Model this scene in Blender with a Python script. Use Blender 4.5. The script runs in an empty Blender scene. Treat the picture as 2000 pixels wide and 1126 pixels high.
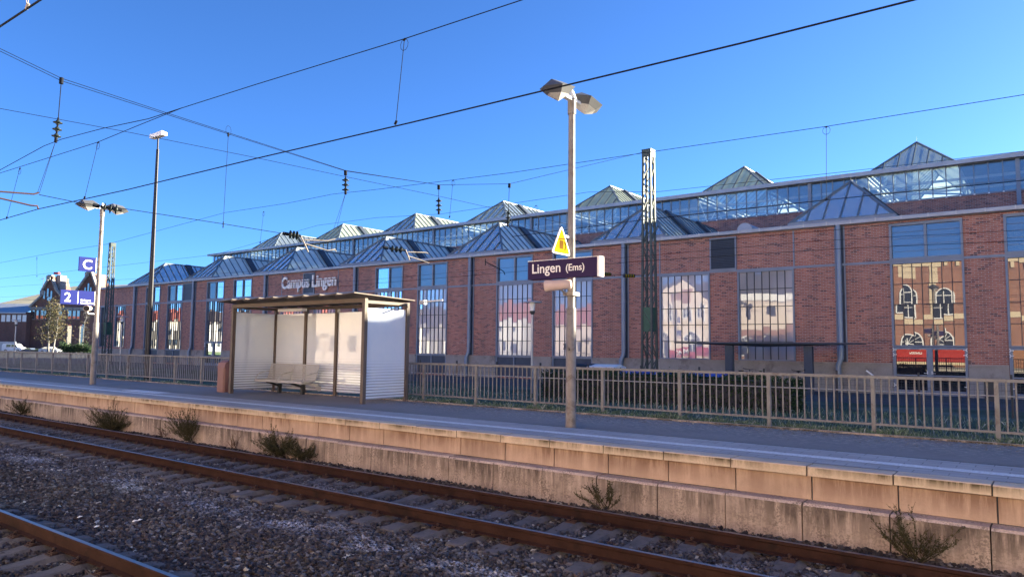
import bpy, bmesh, math, random
from mathutils import Vector, Matrix
random.seed(7)
S = bpy.context.scene
C = S.collection
rad = math.radians

# ------------------------------------------------------------------ camera
EYE = Vector((0.0, 0.0, 2.31))
FPX, PITCH, YAW, ROLL = 1420.24, rad(4.61785), rad(37.095), rad(0.56432)
FW = Vector((-math.sin(YAW)*math.cos(PITCH), math.cos(YAW)*math.cos(PITCH), math.sin(PITCH)))
_r0 = Vector((math.cos(YAW), math.sin(YAW), 0)); _u0 = _r0.cross(FW)
RT = math.cos(ROLL)*_r0 + math.sin(ROLL)*_u0
UP = -math.sin(ROLL)*_r0 + math.cos(ROLL)*_u0
cam_d = bpy.data.cameras.new("camera"); cam = bpy.data.objects.new("camera", cam_d); C.objects.link(cam)
M = Matrix((RT, UP, -FW)).transposed().to_4x4(); M.translation = EYE
cam.matrix_world = M
cam_d.sensor_fit = 'HORIZONTAL'; cam_d.sensor_width = 36.0; cam_d.lens = FPX/2000*36
cam_d.clip_start = 0.1; cam_d.clip_end = 3000
S.camera = cam
S.render.resolution_x, S.render.resolution_y = 1024, 576

# ------------------------------------------------------------------ light
SUN_EL, SUN_AZ = rad(13.8), rad(32.6)        # azimuth from +Y towards +X
W = bpy.data.worlds.new("World"); S.world = W; W.use_nodes = True
nt = W.node_tree; nt.nodes.clear()
wo = nt.nodes.new('ShaderNodeOutputWorld'); bg = nt.nodes.new('ShaderNodeBackground')
sky = nt.nodes.new('ShaderNodeTexSky'); sky.sky_type = 'NISHITA'; sky.sun_disc = False
sky.sun_elevation = SUN_EL; sky.sun_rotation = SUN_AZ
sky.air_density = 0.6; sky.dust_density = 0.35; sky.ozone_density = 7.0; sky.altitude = 0
bg.inputs['Strength'].default_value = 0.05
nt.links.new(sky.outputs[0], bg.inputs[0]); nt.links.new(bg.outputs[0], wo.inputs[0])
sd = bpy.data.lights.new("sun", 'SUN'); sd.energy = 5.0; sd.angle = rad(0.5); sd.color = (1.0, 0.91, 0.70)
so = bpy.data.objects.new("sun", sd); C.objects.link(so)
sdir = Vector((math.sin(SUN_AZ)*math.cos(SUN_EL), math.cos(SUN_AZ)*math.cos(SUN_EL), math.sin(SUN_EL)))
so.rotation_euler = sdir.to_track_quat('Z', 'Y').to_euler(); so.location = (40, 30, 40)
vs = S.view_settings; vs.view_transform = 'Standard'; vs.look = 'None'; vs.exposure = 2.9; vs.gamma = 1.0
S.display_settings.display_device = 'sRGB'
S.render.engine = 'CYCLES'
S.cycles.max_bounces = 8; S.cycles.diffuse_bounces = 3; S.cycles.glossy_bounces = 4; S.cycles.transparent_max_bounces = 16
S.cycles.caustics_reflective = False; S.cycles.caustics_refractive = False

# ------------------------------------------------------------------ helpers
def ray(x, y): return (x-1000)/FPX*RT - (y-563)/FPX*UP + FW
def onY(x, y, d): r = ray(x, y); return EYE + r*(d/r.y)
def onZ(x, y, z): r = ray(x, y); return EYE + r*((z-EYE.z)/r.z)
def onX(x, y, v): r = ray(x, y); return EYE + r*(v/r.x)
def onV(x, y, p, d):
    n = Vector((d[1], -d[0], 0)); r = ray(x, y); o = Vector((p[0], p[1], 0)) - EYE
    return EYE + r*(n.dot(o)/n.dot(r))

class MB:
    """collects faces; build() links them as ONE mesh object"""
    def __init__(s): s.v = []; s.f = []; s.m = []; s.mi = 0; s.sm = []
    def add(s, vs_, fs_, smooth=False):
        b = len(s.v); s.v += [tuple(v) for v in vs_]
        for f in fs_: s.f.append([b+i for i in f]); s.m.append(s.mi); s.sm.append(smooth)
        return s
    def quad(s, a, b, c, d): return s.add([a, b, c, d], [(0, 1, 2, 3)])
    def poly(s, pts): return s.add(pts, [tuple(range(len(pts)))])
    def box(s, x0, x1, y0, y1, z0, z1):
        v = [(x0,y0,z0),(x1,y0,z0),(x1,y1,z0),(x0,y1,z0),(x0,y0,z1),(x1,y0,z1),(x1,y1,z1),(x0,y1,z1)]
        return s.add(v, [(3,2,1,0),(4,5,6,7),(0,1,5,4),(1,2,6,5),(2,3,7,6),(3,0,4,7)])
    def bar(s, a, b, w, h, up=(0,0,1)):
        a = Vector(a); b = Vector(b); d = (b-a).normalized(); u = Vector(up)
        if abs(d.dot(u)) > .99: u = Vector((0,1,0))
        r = d.cross(u).normalized(); u = r.cross(d)
        r *= w/2; u *= h/2
        v = [a-r-u, a+r-u, a+r+u, a-r+u, b-r-u, b+r-u, b+r+u, b-r+u]
        return s.add(v, [(0,1,2,3),(7,6,5,4),(4,5,1,0),(5,6,2,1),(6,7,3,2),(7,4,0,3)])
    def tube(s, pts, r, n=8, caps=True, smooth=True):
        pts = [Vector(p) for p in pts]; rs = r if isinstance(r, (list, tuple)) else [r]*len(pts)
        vs_ = []; u = None
        for i, p in enumerate(pts):
            d = (pts[min(i+1, len(pts)-1)] - pts[max(i-1, 0)]).normalized()
            if u is None:
                u = Vector((0,0,1)) if abs(d.z) < .9 else Vector((1,0,0))
            u = (u - d*u.dot(d)).normalized(); w = d.cross(u)
            for k in range(n):
                a = 2*math.pi*k/n
                vs_.append(p + (u*math.cos(a) + w*math.sin(a))*rs[i])
        fs = []
        for i in range(len(pts)-1):
            for k in range(n):
                fs.append((i*n+k, i*n+(k+1)%n, (i+1)*n+(k+1)%n, (i+1)*n+k))
        s.add(vs_, fs, smooth)
        if caps:
            s.poly(list(reversed(vs_[:n]))); s.poly(vs_[-n:])
        return s
    def prism(s, pts, axis, a, b):
        """2-D outline extruded along axis: 'x' pts=(y,z); 'y' pts=(x,z); 'z' pts=(x,y)"""
        def P(p, t): return {'x': (t,p[0],p[1]), 'y': (p[0],t,p[1]), 'z': (p[0],p[1],t)}[axis]
        n = len(pts); v = [P(p, a) for p in pts] + [P(p, b) for p in pts]
        f = [tuple(range(n))[::-1], tuple(range(n, 2*n))] + [(i, (i+1)%n, n+(i+1)%n, n+i) for i in range(n)]
        return s.add(v, f)
    def build(s, name, mats, parent=None, smooth_all=False, local=False):
        off = Vector((0,0,0)); p = parent
        if not local:
            while p is not None: off += p.location; p = p.parent
        me = bpy.data.meshes.new(name)
        me.from_pydata([(v[0]-off.x, v[1]-off.y, v[2]-off.z) for v in s.v], [], s.f)
        for m in (mats if isinstance(mats, (list, tuple)) else [mats]): me.materials.append(m)
        me.polygons.foreach_set('material_index', s.m)
        me.polygons.foreach_set('use_smooth', [True]*len(s.f) if smooth_all else s.sm)
        bm = bmesh.new(); bm.from_mesh(me); bmesh.ops.recalc_face_normals(bm, faces=bm.faces); bm.to_mesh(me); bm.free()
        me.update()
        o = bpy.data.objects.new(name, me); C.objects.link(o)
        if parent is not None: o.parent = parent
        return o

def tag(o, label=None, cat=None, group=None, kind=None):
    if label: o['label'] = label
    if cat: o['category'] = cat
    if group: o['group'] = group
    if kind: o['kind'] = kind
    return o
def thing(name, label, cat, loc=(0,0,0), rz=0.0, group=None):
    o = bpy.data.objects.new(name, None); C.objects.link(o); o.empty_display_size = .2
    o.location = loc; o.rotation_euler = (0,0,rz)
    return tag(o, label, cat, group)
def struct(o): o['kind'] = 'structure'; return o
KIDS = {}
def dup(root, loc, rz=None, label=None, group=None):
    def cp(o, par):
        c = o.copy(); C.objects.link(c)
        if par is not None: c.parent = par
        for ch in list(o.children): cp(ch, c)
        return c
    kids = list(root.children)
    r = root.copy(); C.objects.link(r); r.location = loc
    if rz is not None: r.rotation_euler = (0,0,rz)
    if label: r['label'] = label
    if group: r['group'] = group
    for k in kids: cp(k, r)
    return r
def text_mesh(txt, size, extrude, bold=0.0, sx=1.0, spacing=1.0, align='LEFT'):
    cu = bpy.data.curves.new("lettering", 'FONT'); cu.body = txt; cu.size = size; cu.extrude = extrude
    cu.offset = bold; cu.space_character = spacing; cu.align_x = align; cu.resolution_u = 3
    ob = bpy.data.objects.new("lettering", cu); C.objects.link(ob)
    dg = bpy.context.evaluated_depsgraph_get(); dg.update()
    me = bpy.data.meshes.new_from_object(ob.evaluated_get(dg))
    bpy.data.objects.remove(ob); bpy.data.curves.remove(cu)
    for v in me.vertices: v.co.x *= sx
    return me
def text_obj(name, me, mat, mtx, parent):
    me.transform(mtx)
    off = Vector((0,0,0)); p = parent
    while p is not None: off += p.location; p = p.parent
    me.transform(Matrix.Translation(-off))
    me.materials.clear(); me.materials.append(mat); me.name = name
    o = bpy.data.objects.new(name, me); C.objects.link(o); o.parent = parent
    return o

# ------------------------------------------------------------------ materials
class NM:
    """small node-material builder"""
    def __init__(s, name):
        s.mat = bpy.data.materials.new(name); s.mat.use_nodes = True; s.t = s.mat.node_tree; s.t.nodes.clear()
        s.out = s.n('ShaderNodeOutputMaterial')
    def n(s, t, **kw):
        nd = s.t.nodes.new(t)
        for k, v in kw.items(): setattr(nd, k, v)
        return nd
    def l(s, a, b): s.t.links.new(a, b)
    def setin(s, sock, v):
        if isinstance(v, bpy.types.NodeSocket): s.l(v, sock)
        elif isinstance(v, (tuple, list)) and sock.type == 'RGBA': sock.default_value = (*v[:3], 1)
        else: sock.default_value = v
    def pos(s): return s.n('ShaderNodeNewGeometry').outputs['Position']
    def math(s, op, a, b=0.0, c=None, clamp=False):
        nd = s.n('ShaderNodeMath', operation=op, use_clamp=clamp); s.setin(nd.inputs[0], a); s.setin(nd.inputs[1], b)
        if c is not None: s.setin(nd.inputs[2], c)
        return nd.outputs[0]
    def vmul(s, v, k):
        nd = s.n('ShaderNodeVectorMath', operation='MULTIPLY'); s.l(v, nd.inputs[0]); nd.inputs[1].default_value = k; return nd.outputs[0]
    def noise(s, v, scale, detail=4, rough=.55, dist=0.0):
        nd = s.n('ShaderNodeTexNoise'); s.l(v, nd.inputs['Vector']); nd.inputs['Scale'].default_value = scale
        nd.inputs['Detail'].default_value = detail; nd.inputs['Roughness'].default_value = rough; nd.inputs['Distortion'].default_value = dist
        return nd.outputs['Fac']
    def ramp(s, f, stops, interp='LINEAR'):
        nd = s.n('ShaderNodeValToRGB'); s.l(f, nd.inputs[0]); cr = nd.color_ramp; cr.interpolation = interp
        while len(cr.elements) < len(stops): cr.elements.new(.5)
        for e, (p, c) in zip(cr.elements, stops):
            e.position = p; e.color = (*c, 1) if isinstance(c, (tuple, list)) else (c, c, c, 1)
        return nd.outputs[0]
    def mix(s, f, a, b, mode='MIX'):
        nd = s.n('ShaderNodeMix', data_type='RGBA', blend_type=mode); s.setin(nd.inputs[0], f); s.setin(nd.inputs[6], a); s.setin(nd.inputs[7], b)
        return nd.outputs[2]
    def wall(s):
        """(along the wall, height) coordinates for a vertical wall in world metres"""
        g = s.n('ShaderNodeNewGeometry'); sp = s.n('ShaderNodeSeparateXYZ'); s.l(g.outputs['Position'], sp.inputs[0])
        sn = s.n('ShaderNodeSeparateXYZ'); s.l(g.outputs['Normal'], sn.inputs[0])
        f = s.math('GREATER_THAN', s.math('ABSOLUTE', sn.outputs[0]), .7)
        mx = s.n('ShaderNodeMix', data_type='FLOAT'); s.l(f, mx.inputs[0]); s.l(sp.outputs[0], mx.inputs[2]); s.l(sp.outputs[1], mx.inputs[3])
        cb = s.n('ShaderNodeCombineXYZ'); s.l(mx.outputs[0], cb.inputs[0]); s.l(sp.outputs[2], cb.inputs[1])
        return cb.outputs[0]
    def bump(s, h, strength=.4, dist=.02):
        nd = s.n('ShaderNodeBump'); s.l(h, nd.inputs['Height']); nd.inputs['Strength'].default_value = strength; nd.inputs['Distance'].default_value = dist
        return nd.outputs[0]
    def bsdf(s, color, rough=.7, metal=0.0, bump=None, spec=None, **kw):
        b = s.n('ShaderNodeBsdfPrincipled'); s.setin(b.inputs['Base Color'], color); s.setin(b.inputs['Roughness'], rough)
        s.setin(b.inputs['Metallic'], metal)
        if spec is not None: b.inputs['Specular IOR Level'].default_value = spec
        if bump is not None: s.l(bump, b.inputs['Normal'])
        for k, v in kw.items(): s.setin(b.inputs[k], v)
        return b.outputs[0]
    def done(s, sh): s.l(sh, s.out.inputs[0]); return s.mat

def plain(name, col, rough=.6, metal=0.0, var=.25, scale=3.0, dirt=None, bumpk=0.0, spec=.25):
    """painted or metal surface with soft mottling and fine grain"""
    m = NM(name); p = m.pos()
    a = m.noise(p, scale, 5, .65); b = m.noise(p, scale*14, 3)
    f = m.math('ADD', m.math('MULTIPLY', a, .7), m.math('MULTIPLY', b, .3))
    lo = tuple(c*(1-var) for c in col); hi = tuple(min(1, c*(1+var)) for c in col)
    c = m.ramp(f, [(.3, lo), (.7, hi)])
    if dirt is not None:
        d = m.ramp(m.noise(p, scale*.8, 6, .7, .4), [(.52, 0.0), (.66, 1.0)])
        c = m.mix(d, c, dirt)
    r = m.math('ADD', rough-.1, m.math('MULTIPLY', b, .2))
    bp = m.bump(f, bumpk, .01) if bumpk else None
    return m.done(m.bsdf(c, r, metal, bp, spec))

def brick_mat(name, cols, mortar, row=.08, width=.26, rough=.85, big=None):
    m = NM(name); w = m.wall(); p = m.pos()
    br = m.n('ShaderNodeTexBrick'); m.l(w, br.inputs['Vector'])
    br.inputs['Scale'].default_value = 1.0; br.inputs['Mortar Size'].default_value = .010; br.inputs['Mortar Smooth'].default_value = .15
    br.inputs['Brick Width'].default_value = width; br.inputs['Row Height'].default_value = row; br.inputs['Bias'].default_value = 0
    br.inputs['Color1'].default_value = (0,0,0,1); br.inputs['Color2'].default_value = (1,1,1,1); br.inputs['Mortar'].default_value = (.5,.5,.5,1)
    br.offset = .5
    # a random value per brick
    wn = m.n('ShaderNodeTexWhiteNoise', noise_dimensions='2D')
    sp = m.n('ShaderNodeSeparateXYZ'); m.l(w, sp.inputs[0])
    rowi = m.math('FLOOR', m.math('DIVIDE', sp.outputs[1], row))
    sh = m.math('MULTIPLY', m.math('MODULO', m.math('ABSOLUTE', rowi), 2.0), .5)
    coli = m.math('FLOOR', m.math('ADD', m.math('DIVIDE', sp.outputs[0], width), sh))
    cb = m.n('ShaderNodeCombineXYZ'); m.l(coli, cb.inputs[0]); m.l(rowi, cb.inputs[1]); m.l(cb.outputs[0], wn.inputs['Vector'])
    c = m.ramp(wn.outputs['Value'], cols, 'CONSTANT')
    patch = m.noise(p, .45, 4, .6)
    c = m.mix(m.math('MULTIPLY', m.ramp(patch, [(.35, 0.0), (.7, 1.0)]), .45), c, big or (.30,.16,.14))
    sk = m.ramp(m.noise(m.vmul(w, (1.3, .16, 1)), 1.0, 5, .65), [(.42, 0.0), (.68, 1.0)])
    c = m.mix(m.math('MULTIPLY', sk, .45), c, tuple(v*.35 for v in (big or (.30,.16,.14))))
    wb = m.ramp(m.noise(m.vmul(w, (.5, 1.2, 1)), 1.0, 6, .7), [(.60, 0.0), (.70, 1.0)])
    grain = m.noise(p, 30, 3)
    c = m.mix(.35, c, m.mix(grain, (.05,.02,.02), (.5,.3,.25)), 'OVERLAY')
    mort = m.mix(m.noise(p, 4, 3), mortar, tuple(v*.62 for v in mortar)); mort = m.mix(wb, mort, tuple(min(1, v*1.5) for v in mortar))
    c = m.mix(br.outputs['Fac'], c, mort)
    h = m.math('SUBTRACT', m.math('MULTIPLY', grain, .3), br.outputs['Fac'])
    return m.done(m.bsdf(c, rough, 0, m.bump(h, .5, .01), .3))

MT = {}
MT['brick'] = brick_mat('hall_brick', [(0,(.48,.195,.135)),(.3,(.54,.235,.16)),(.55,(.42,.165,.12)),(.72,(.57,.27,.19)),(.84,(.22,.09,.085)),(.95,(.12,.062,.066))], (.46,.37,.33))
MT['old_brick'] = brick_mat('old_brick', [(0,(.16,.065,.05)),(.4,(.20,.085,.06)),(.75,(.11,.05,.045))], (.2,.16,.14))
MT['station_brick'] = brick_mat('station_brick', [(0,(.36,.15,.085)),(.4,(.41,.18,.105)),(.75,(.31,.12,.075))], (.4,.3,.22), big=(.45,.2,.12))
MT['frame'] = plain('blue_grey_steel', (.20,.235,.29), .5, .0, .15, 1.5)
MT['dark_frame'] = plain('dark_steel_bar', (.045,.055,.075), .5, 0, .15)
MT['lantern_bar'] = plain('lantern_bar_steel', (.13,.16,.19), .5, 0, .15, 1.5)
MT['zinc'] = plain('zinc_sheet', (.30,.33,.38), .45, .3, .18, 1.2)
MT['dark_panel'] = plain('slate_blue_panel', (.05,.068,.10), .5, 0, .15)
MT['pipe'] = plain('blue_grey_pipe', (.19,.235,.30), .4, .2, .12, 2)
MT['plinth'] = plain('plinth_concrete', (.30,.28,.26), .85, 0, .2, 1.5, (.2,.18,.17))
MT['white'] = plain('white_paint', (.78,.78,.76), .5, 0, .05)
MT['galv'] = plain('weathered_galvanised', (.23,.205,.185), .6, .15, .25, 5, (.15,.12,.10))
MT['galv_clean'] = plain('galvanised_steel', (.42,.42,.42), .45, .5, .15, 6)
MT['fence'] = plain('fence_paint', (.22,.213,.205), .65, 0, .18, 6, (.16,.135,.12), spec=.15)
MT['shelter'] = plain('shelter_frame_paint', (.135,.108,.090), .55, .05, .12, 3, spec=.1)
MT['steel_seat'] = plain('bare_steel_mesh', (.58,.56,.52), .4, .3, .12, 8)
MT['black'] = plain('black_iron', (.02,.02,.024), .45, .1, .2)
MT['mast_green'] = plain('mast_green_grey', (.075,.095,.088), .6, 0, .2, 3, (.05,.06,.058))
MT['mast_plate'] = plain('mast_green_plate', (.05,.11,.075), .5, .1, .15)
MT['wire'] = plain('dark_copper_wire', (.012,.014,.020), .7, 0, .1, spec=.03)
MT['insul'] = plain('dark_glazed_insulator', (.02,.028,.028), .35, 0, .2, spec=.2)
MT['navy'] = plain('station_sign_violet', (.030,.017,.062), .5, 0, .04, spec=.08)
MT['blue'] = plain('platform_sign_blue', (.012,.018,.125), .5, 0, .04, spec=.08)
MT['yellow'] = plain('warning_yellow', (.22,.165,.010), .9, 0, .05, spec=0.0)
MT['offwhite'] = plain('sign_white', (.80,.78,.75), .8, 0, .04, spec=.05)
MT['pinkish'] = plain('faded_speaker_housing', (.55,.42,.37), .5, 0, .12, 6)
MT['lampdark'] = plain('lamp_shell', (.15,.15,.155), .4, .4, .12)
MT['lampwhite'] = plain('lamp_reflector', (.74,.70,.63), .3, .3, .05)
MT['cream'] = plain('cream_render', (.62,.50,.34), .8, 0, .08, 2)
MT['pinkwall'] = plain('pale_pink_render', (.68,.57,.47), .8, 0, .08, 1)
MT['paleroof'] = None
MT['redboard'] = plain('red_board', (.36,.035,.032), .5, 0, .05)
MT['slate'] = plain('dark_slate', (.05,.05,.058), .6, 0, .2, 2)
MT['rust'] = plain('rusty_rail', (.042,.021,.017), .85, 0, .35, 4, (.026,.016,.014), spec=.05)
MT['railtop'] = plain('polished_rail_head', (.22,.22,.235), .38, .8, .10, 6)
MT['clip'] = plain('rusty_fastening', (.065,.036,.028), .8, .1, .3, 9)
MT['binpink'] = plain('faded_red_bin', (.24,.13,.11), .6, 0, .12)
MT['bluelid'] = plain('blue_plastic_lid', (.03,.09,.42), .45, 0, .1)
MT['grey_plastic'] = plain('dark_grey_plastic', (.05,.055,.06), .5, 0, .1)
MT['bikedark'] = plain('dark_bicycle_paint', (.02,.022,.03), .4, .2, .1)

def sleeper_mat():
    m = NM('sleeper_concrete'); p = m.pos()
    a = m.noise(p, 5, 6, .7); b = m.noise(p, 60, 3)
    c = m.ramp(a, [(.3,(.070,.060,.055)),(.55,(.14,.12,.11)),(.75,(.085,.068,.060))])
    sp = m.n('ShaderNodeSeparateXYZ'); m.l(p, sp.inputs[0])
    return m.done(m.bsdf(c, .9, 0, m.bump(m.math('ADD', a, b), .5, .01)))
MT['sleeper'] = sleeper_mat()

def ballast_mat(inst):
    m = NM('ballast_stone' if inst else 'ballast_bed'); p = m.pos()
    if inst:
        rnd = m.n('ShaderNodeObjectInfo').outputs['Random']
    else:
        vo = m.n('ShaderNodeTexVoronoi'); m.l(p, vo.inputs['Vector']); vo.inputs['Scale'].default_value = 22
        sx = m.n('ShaderNodeSeparateXYZ'); m.l(vo.outputs['Color'], sx.inputs[0]); rnd = sx.outputs[0]
    c = m.ramp(rnd, [(0,(.034,.030,.031)),(.22,(.085,.076,.076)),(.45,(.050,.042,.041)),(.6,(.14,.128,.126)),(.75,(.10,.070,.060)),(.85,(.20,.185,.18)),(.96,(.32,.30,.28)),(.988,(.6,.57,.5))], 'CONSTANT')
    rustp = m.ramp(m.noise(p, .5, 4, .6), [(.45, 0.0), (.62, 1.0)])
    c = m.mix(m.math('MULTIPLY', rustp, .45), c, (.060,.040,.036))
    c = m.mix(m.math('MULTIPLY', m.noise(p, 40, 3), .4), c, (.03,.026,.027))
    # hoar frost lying on the upper sides of stones in a strip between the tracks and between sleepers
    g = m.n('ShaderNodeNewGeometry'); sn = m.n('ShaderNodeSeparateXYZ'); m.l(g.outputs['Normal'], sn.inputs[0])
    sp = m.n('ShaderNodeSeparateXYZ'); m.l(p, sp.inputs[0])
    y = sp.outputs[1]
    band = m.math('SUBTRACT', 1.0, m.math('MULTIPLY', m.math('ABSOLUTE', m.math('SUBTRACT', y, 6.55)), 1.5), clamp=True)
    band2 = m.math('SUBTRACT', 1.0, m.math('MULTIPLY', m.math('ABSOLUTE', m.math('SUBTRACT', y, 8.45)), 1.9), clamp=True)
    bb = m.math('MAXIMUM', band, m.math('MULTIPLY', band2, .55))
    fr = m.math('MULTIPLY', bb, m.ramp(m.noise(p, 1.6, 5, .7), [(.46, 0.0), (.66, 1.0)]))
    fr = m.math('MULTIPLY', fr, m.ramp(sn.outputs[2], [(.15, 0.0), (.75, 1.0)]))
    fr = m.math('MULTIPLY', fr, m.ramp(m.noise(p, 22, 2), [(.38, .0), (.55, 1.0)]))
    c = m.mix(fr, c, (.66,.66,.70))
    return m.done(m.bsdf(c, .85, 0, m.bump(m.noise(p, 60, 4), .5, .01), .3))
MT['stone'] = ballast_mat(True); MT['bed'] = ballast_mat(False)

def concrete_wall_mat(name, base, stain, strength, speck, topz):
    m = NM(name); w = m.wall(); p = m.pos()
    sp = m.n('ShaderNodeSeparateXYZ'); m.l(w, sp.inputs[0])
    a = m.noise(p, 1.3, 6, .65)
    c = m.ramp(a, [(.3, tuple(v*.8 for v in base)), (.7, tuple(min(1, v*1.15) for v in base))])
    # dirt that ran down from the top edge in streaks
    st = m.noise(m.vmul(w, (7.0, .7, 1)), 1.0, 5, .7)
    d = m.math('SUBTRACT', topz, sp.outputs[1])
    fall = m.math('SUBTRACT', 1.0, m.math('MULTIPLY', d, strength), clamp=True)
    patch = m.ramp(m.noise(w, .9, 3), [(.35, .25), (.6, 1.0)])
    k = m.math('MULTIPLY', m.math('MULTIPLY', m.math('MULTIPLY', fall, patch), m.ramp(st, [(.32, .0), (.56, 1.0)])), 1.35, clamp=True)
    gn = m.n('ShaderNodeNewGeometry'); sn = m.n('ShaderNodeSeparateXYZ'); m.l(gn.outputs['Normal'], sn.inputs[0])
    k = m.math('MULTIPLY', k, m.math('LESS_THAN', m.math('ABSOLUTE', sn.outputs[2]), .5))
    c = m.mix(k, c, stain)
    s2 = m.ramp(m.noise(p, 34, 4, .7), [(.47, 0.0), (.56, 1.0)])
    s3 = m.ramp(m.noise(p, 3, 4), [(.4, .15), (.65, 1.0)])
    c = m.mix(m.math('MULTIPLY', m.math('MULTIPLY', s2, s3), speck), c, tuple(v*.33 for v in base))
    return m.done(m.bsdf(c, .9, 0, m.bump(m.noise(p, 40, 5), .35, .01), .25))
MT['coping'] = concrete_wall_mat('coping_concrete', (.62,.49,.36), (.10,.08,.045), 7.5, .2, .785)
MT['upper'] = concrete_wall_mat('upper_panel_concrete', (.50,.36,.27), (.24,.15,.11), 2.6, .10, .66)
MT['lower'] = concrete_wall_mat('lower_block_concrete', (.55,.43,.36), (.12,.092,.078), 1.25, 1.0, .34)

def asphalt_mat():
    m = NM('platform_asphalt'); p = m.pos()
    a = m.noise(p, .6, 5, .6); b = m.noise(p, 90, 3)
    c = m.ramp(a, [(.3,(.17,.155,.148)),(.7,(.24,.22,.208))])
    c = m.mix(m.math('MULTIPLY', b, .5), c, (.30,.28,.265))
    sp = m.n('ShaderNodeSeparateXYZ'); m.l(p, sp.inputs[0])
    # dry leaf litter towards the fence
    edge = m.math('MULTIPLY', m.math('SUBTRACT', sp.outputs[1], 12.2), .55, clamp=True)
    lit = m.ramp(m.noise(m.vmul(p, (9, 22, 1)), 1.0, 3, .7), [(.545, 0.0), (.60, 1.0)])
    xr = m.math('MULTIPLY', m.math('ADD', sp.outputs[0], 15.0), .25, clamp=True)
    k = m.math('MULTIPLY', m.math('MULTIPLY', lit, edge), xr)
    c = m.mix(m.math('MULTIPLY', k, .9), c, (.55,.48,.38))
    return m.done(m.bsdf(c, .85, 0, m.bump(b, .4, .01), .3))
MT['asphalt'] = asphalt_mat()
def paving_mat():
    m = NM('paving_blocks'); p = m.pos()
    br = m.n('ShaderNodeTexBrick'); m.l(p, br.inputs['Vector']); br.inputs['Scale'].default_value = 1
    br.inputs['Brick Width'].default_value = .40; br.inputs['Row Height'].default_value = .20; br.inputs['Mortar Size'].default_value = .008
    br.inputs['Color1'].default_value = (.36,.335,.32,1); br.inputs['Color2'].default_value = (.50,.47,.445,1); br.inputs['Mortar'].default_value = (.06,.058,.058,1)
    a = m.noise(p, 1.2, 5)
    c = m.mix(.5, br.outputs['Color'], m.ramp(a, [(.3,(.32,.30,.285)),(.7,(.50,.47,.445))]))
    c = m.mix(m.math('MULTIPLY', m.noise(p, 70, 2), .3), c, (.3,.29,.28))
    return m.done(m.bsdf(c, .8, 0, m.bump(br.outputs['Fac'], -.4, .01), .3))
MT['paving'] = paving_mat()
def tactile_mat():
    m = NM('grooved_guide_strip'); p = m.pos(); sp = m.n('ShaderNodeSeparateXYZ'); m.l(p, sp.inputs[0])
    wv = m.math('GREATER_THAN', m.math('FRACT', m.math('MULTIPLY', sp.outputs[0], 9.0)), .5)
    c = m.mix(wv, (.035,.034,.036), (.12,.115,.115))
    return m.done(m.bsdf(c, .85, 0, m.bump(wv, .5, .01)))
MT['tactile'] = tactile_mat()
def paint_mat():
    m = NM('worn_white_line'); p = m.pos(); a = m.noise(p, 25, 4, .7)
    c = m.mix(m.ramp(a, [(.35, 0.0), (.6, 1.0)]), (.55,.54,.52), (.80,.79,.77))
    return m.done(m.bsdf(c, .8))
MT['line'] = paint_mat()
MT['pale_paving'] = plain('pale_platform_paving', (.55,.50,.44), .85, 0, .15, 1.5)
def ground_mat():
    m = NM('ground_grass_and_paving'); p = m.pos(); sp = m.n('ShaderNodeSeparateXYZ'); m.l(p, sp.inputs[0])
    g = m.ramp(m.noise(p, 2.2, 6, .7), [(.3,(.045,.070,.042)),(.6,(.085,.12,.072)),(.8,(.12,.15,.09))])
    g = m.mix(m.math('MULTIPLY', m.noise(p, 25, 3), .5), g, (.03,.045,.03))
    g = m.mix(m.ramp(m.noise(p, .35, 3), [(.45, 0.0), (.7, .45)]), g, (.25,.30,.27))
    pv = m.ramp(m.noise(p, 1.4, 5), [(.3,(.075,.08,.09)),(.7,(.12,.125,.13))])
    e = m.math('ADD', sp.outputs[1], m.math('MULTIPLY', m.noise(p, .8, 4), 1.6))
    k = m.math('MULTIPLY', m.math('SUBTRACT', e, 31.0), 1.2, clamp=True)
    return m.done(m.bsdf(m.mix(k, g, pv), .9, 0, m.bump(m.noise(p, 12, 5), .6, .03), .2))
MT['ground'] = ground_mat()
def leaf_mat(name, cols, trans=.25, frost=None):
    m = NM(name); p = m.pos()
    rnd = m.n('ShaderNodeNewGeometry').outputs['Random Per Island']
    c = m.ramp(rnd, cols)
    d = m.n('ShaderNodeBsdfDiffuse'); m.l(c, d.inputs[0]); t = m.n('ShaderNodeBsdfTranslucent'); m.l(c, t.inputs[0])
    mx = m.n('ShaderNodeMixShader'); mx.inputs[0].default_value = trans; m.l(d.outputs[0], mx.inputs[1]); m.l(t.outputs[0], mx.inputs[2])
    return m.done(mx.outputs[0])
MT['grass'] = leaf_mat('grass_blade', [(0,(.09,.14,.085)),(.5,(.15,.21,.13)),(.85,(.22,.28,.20)),(1,(.42,.46,.42))])
MT['hedge'] = leaf_mat('hedge_leaf', [(0,(.022,.042,.022)),(.6,(.045,.075,.036)),(1,(.085,.12,.06))])
MT['broom'] = leaf_mat('broom_twig_green', [(0,(.050,.050,.028)),(.6,(.085,.078,.042)),(1,(.14,.11,.065))], .15)
MT['drytwig'] = leaf_mat('dry_twig', [(0,(.10,.06,.045)),(1,(.17,.11,.08))], .1)
MT['birchleaf'] = leaf_mat('birch_leaf', [(0,(.055,.058,.036)),(.6,(.095,.092,.055)),(1,(.22,.16,.08))], .35)
MT['deadleaf'] = leaf_mat('dead_leaf', [(0,(.16,.11,.07)),(.5,(.30,.24,.17)),(1,(.48,.42,.34))], .1)
MT['bark'] = plain('pale_bark', (.17,.16,.15), .8, 0, .35, 6)
MT['graybark'] = plain('grey_bark', (.14,.125,.115), .85, 0, .3, 4)

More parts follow.
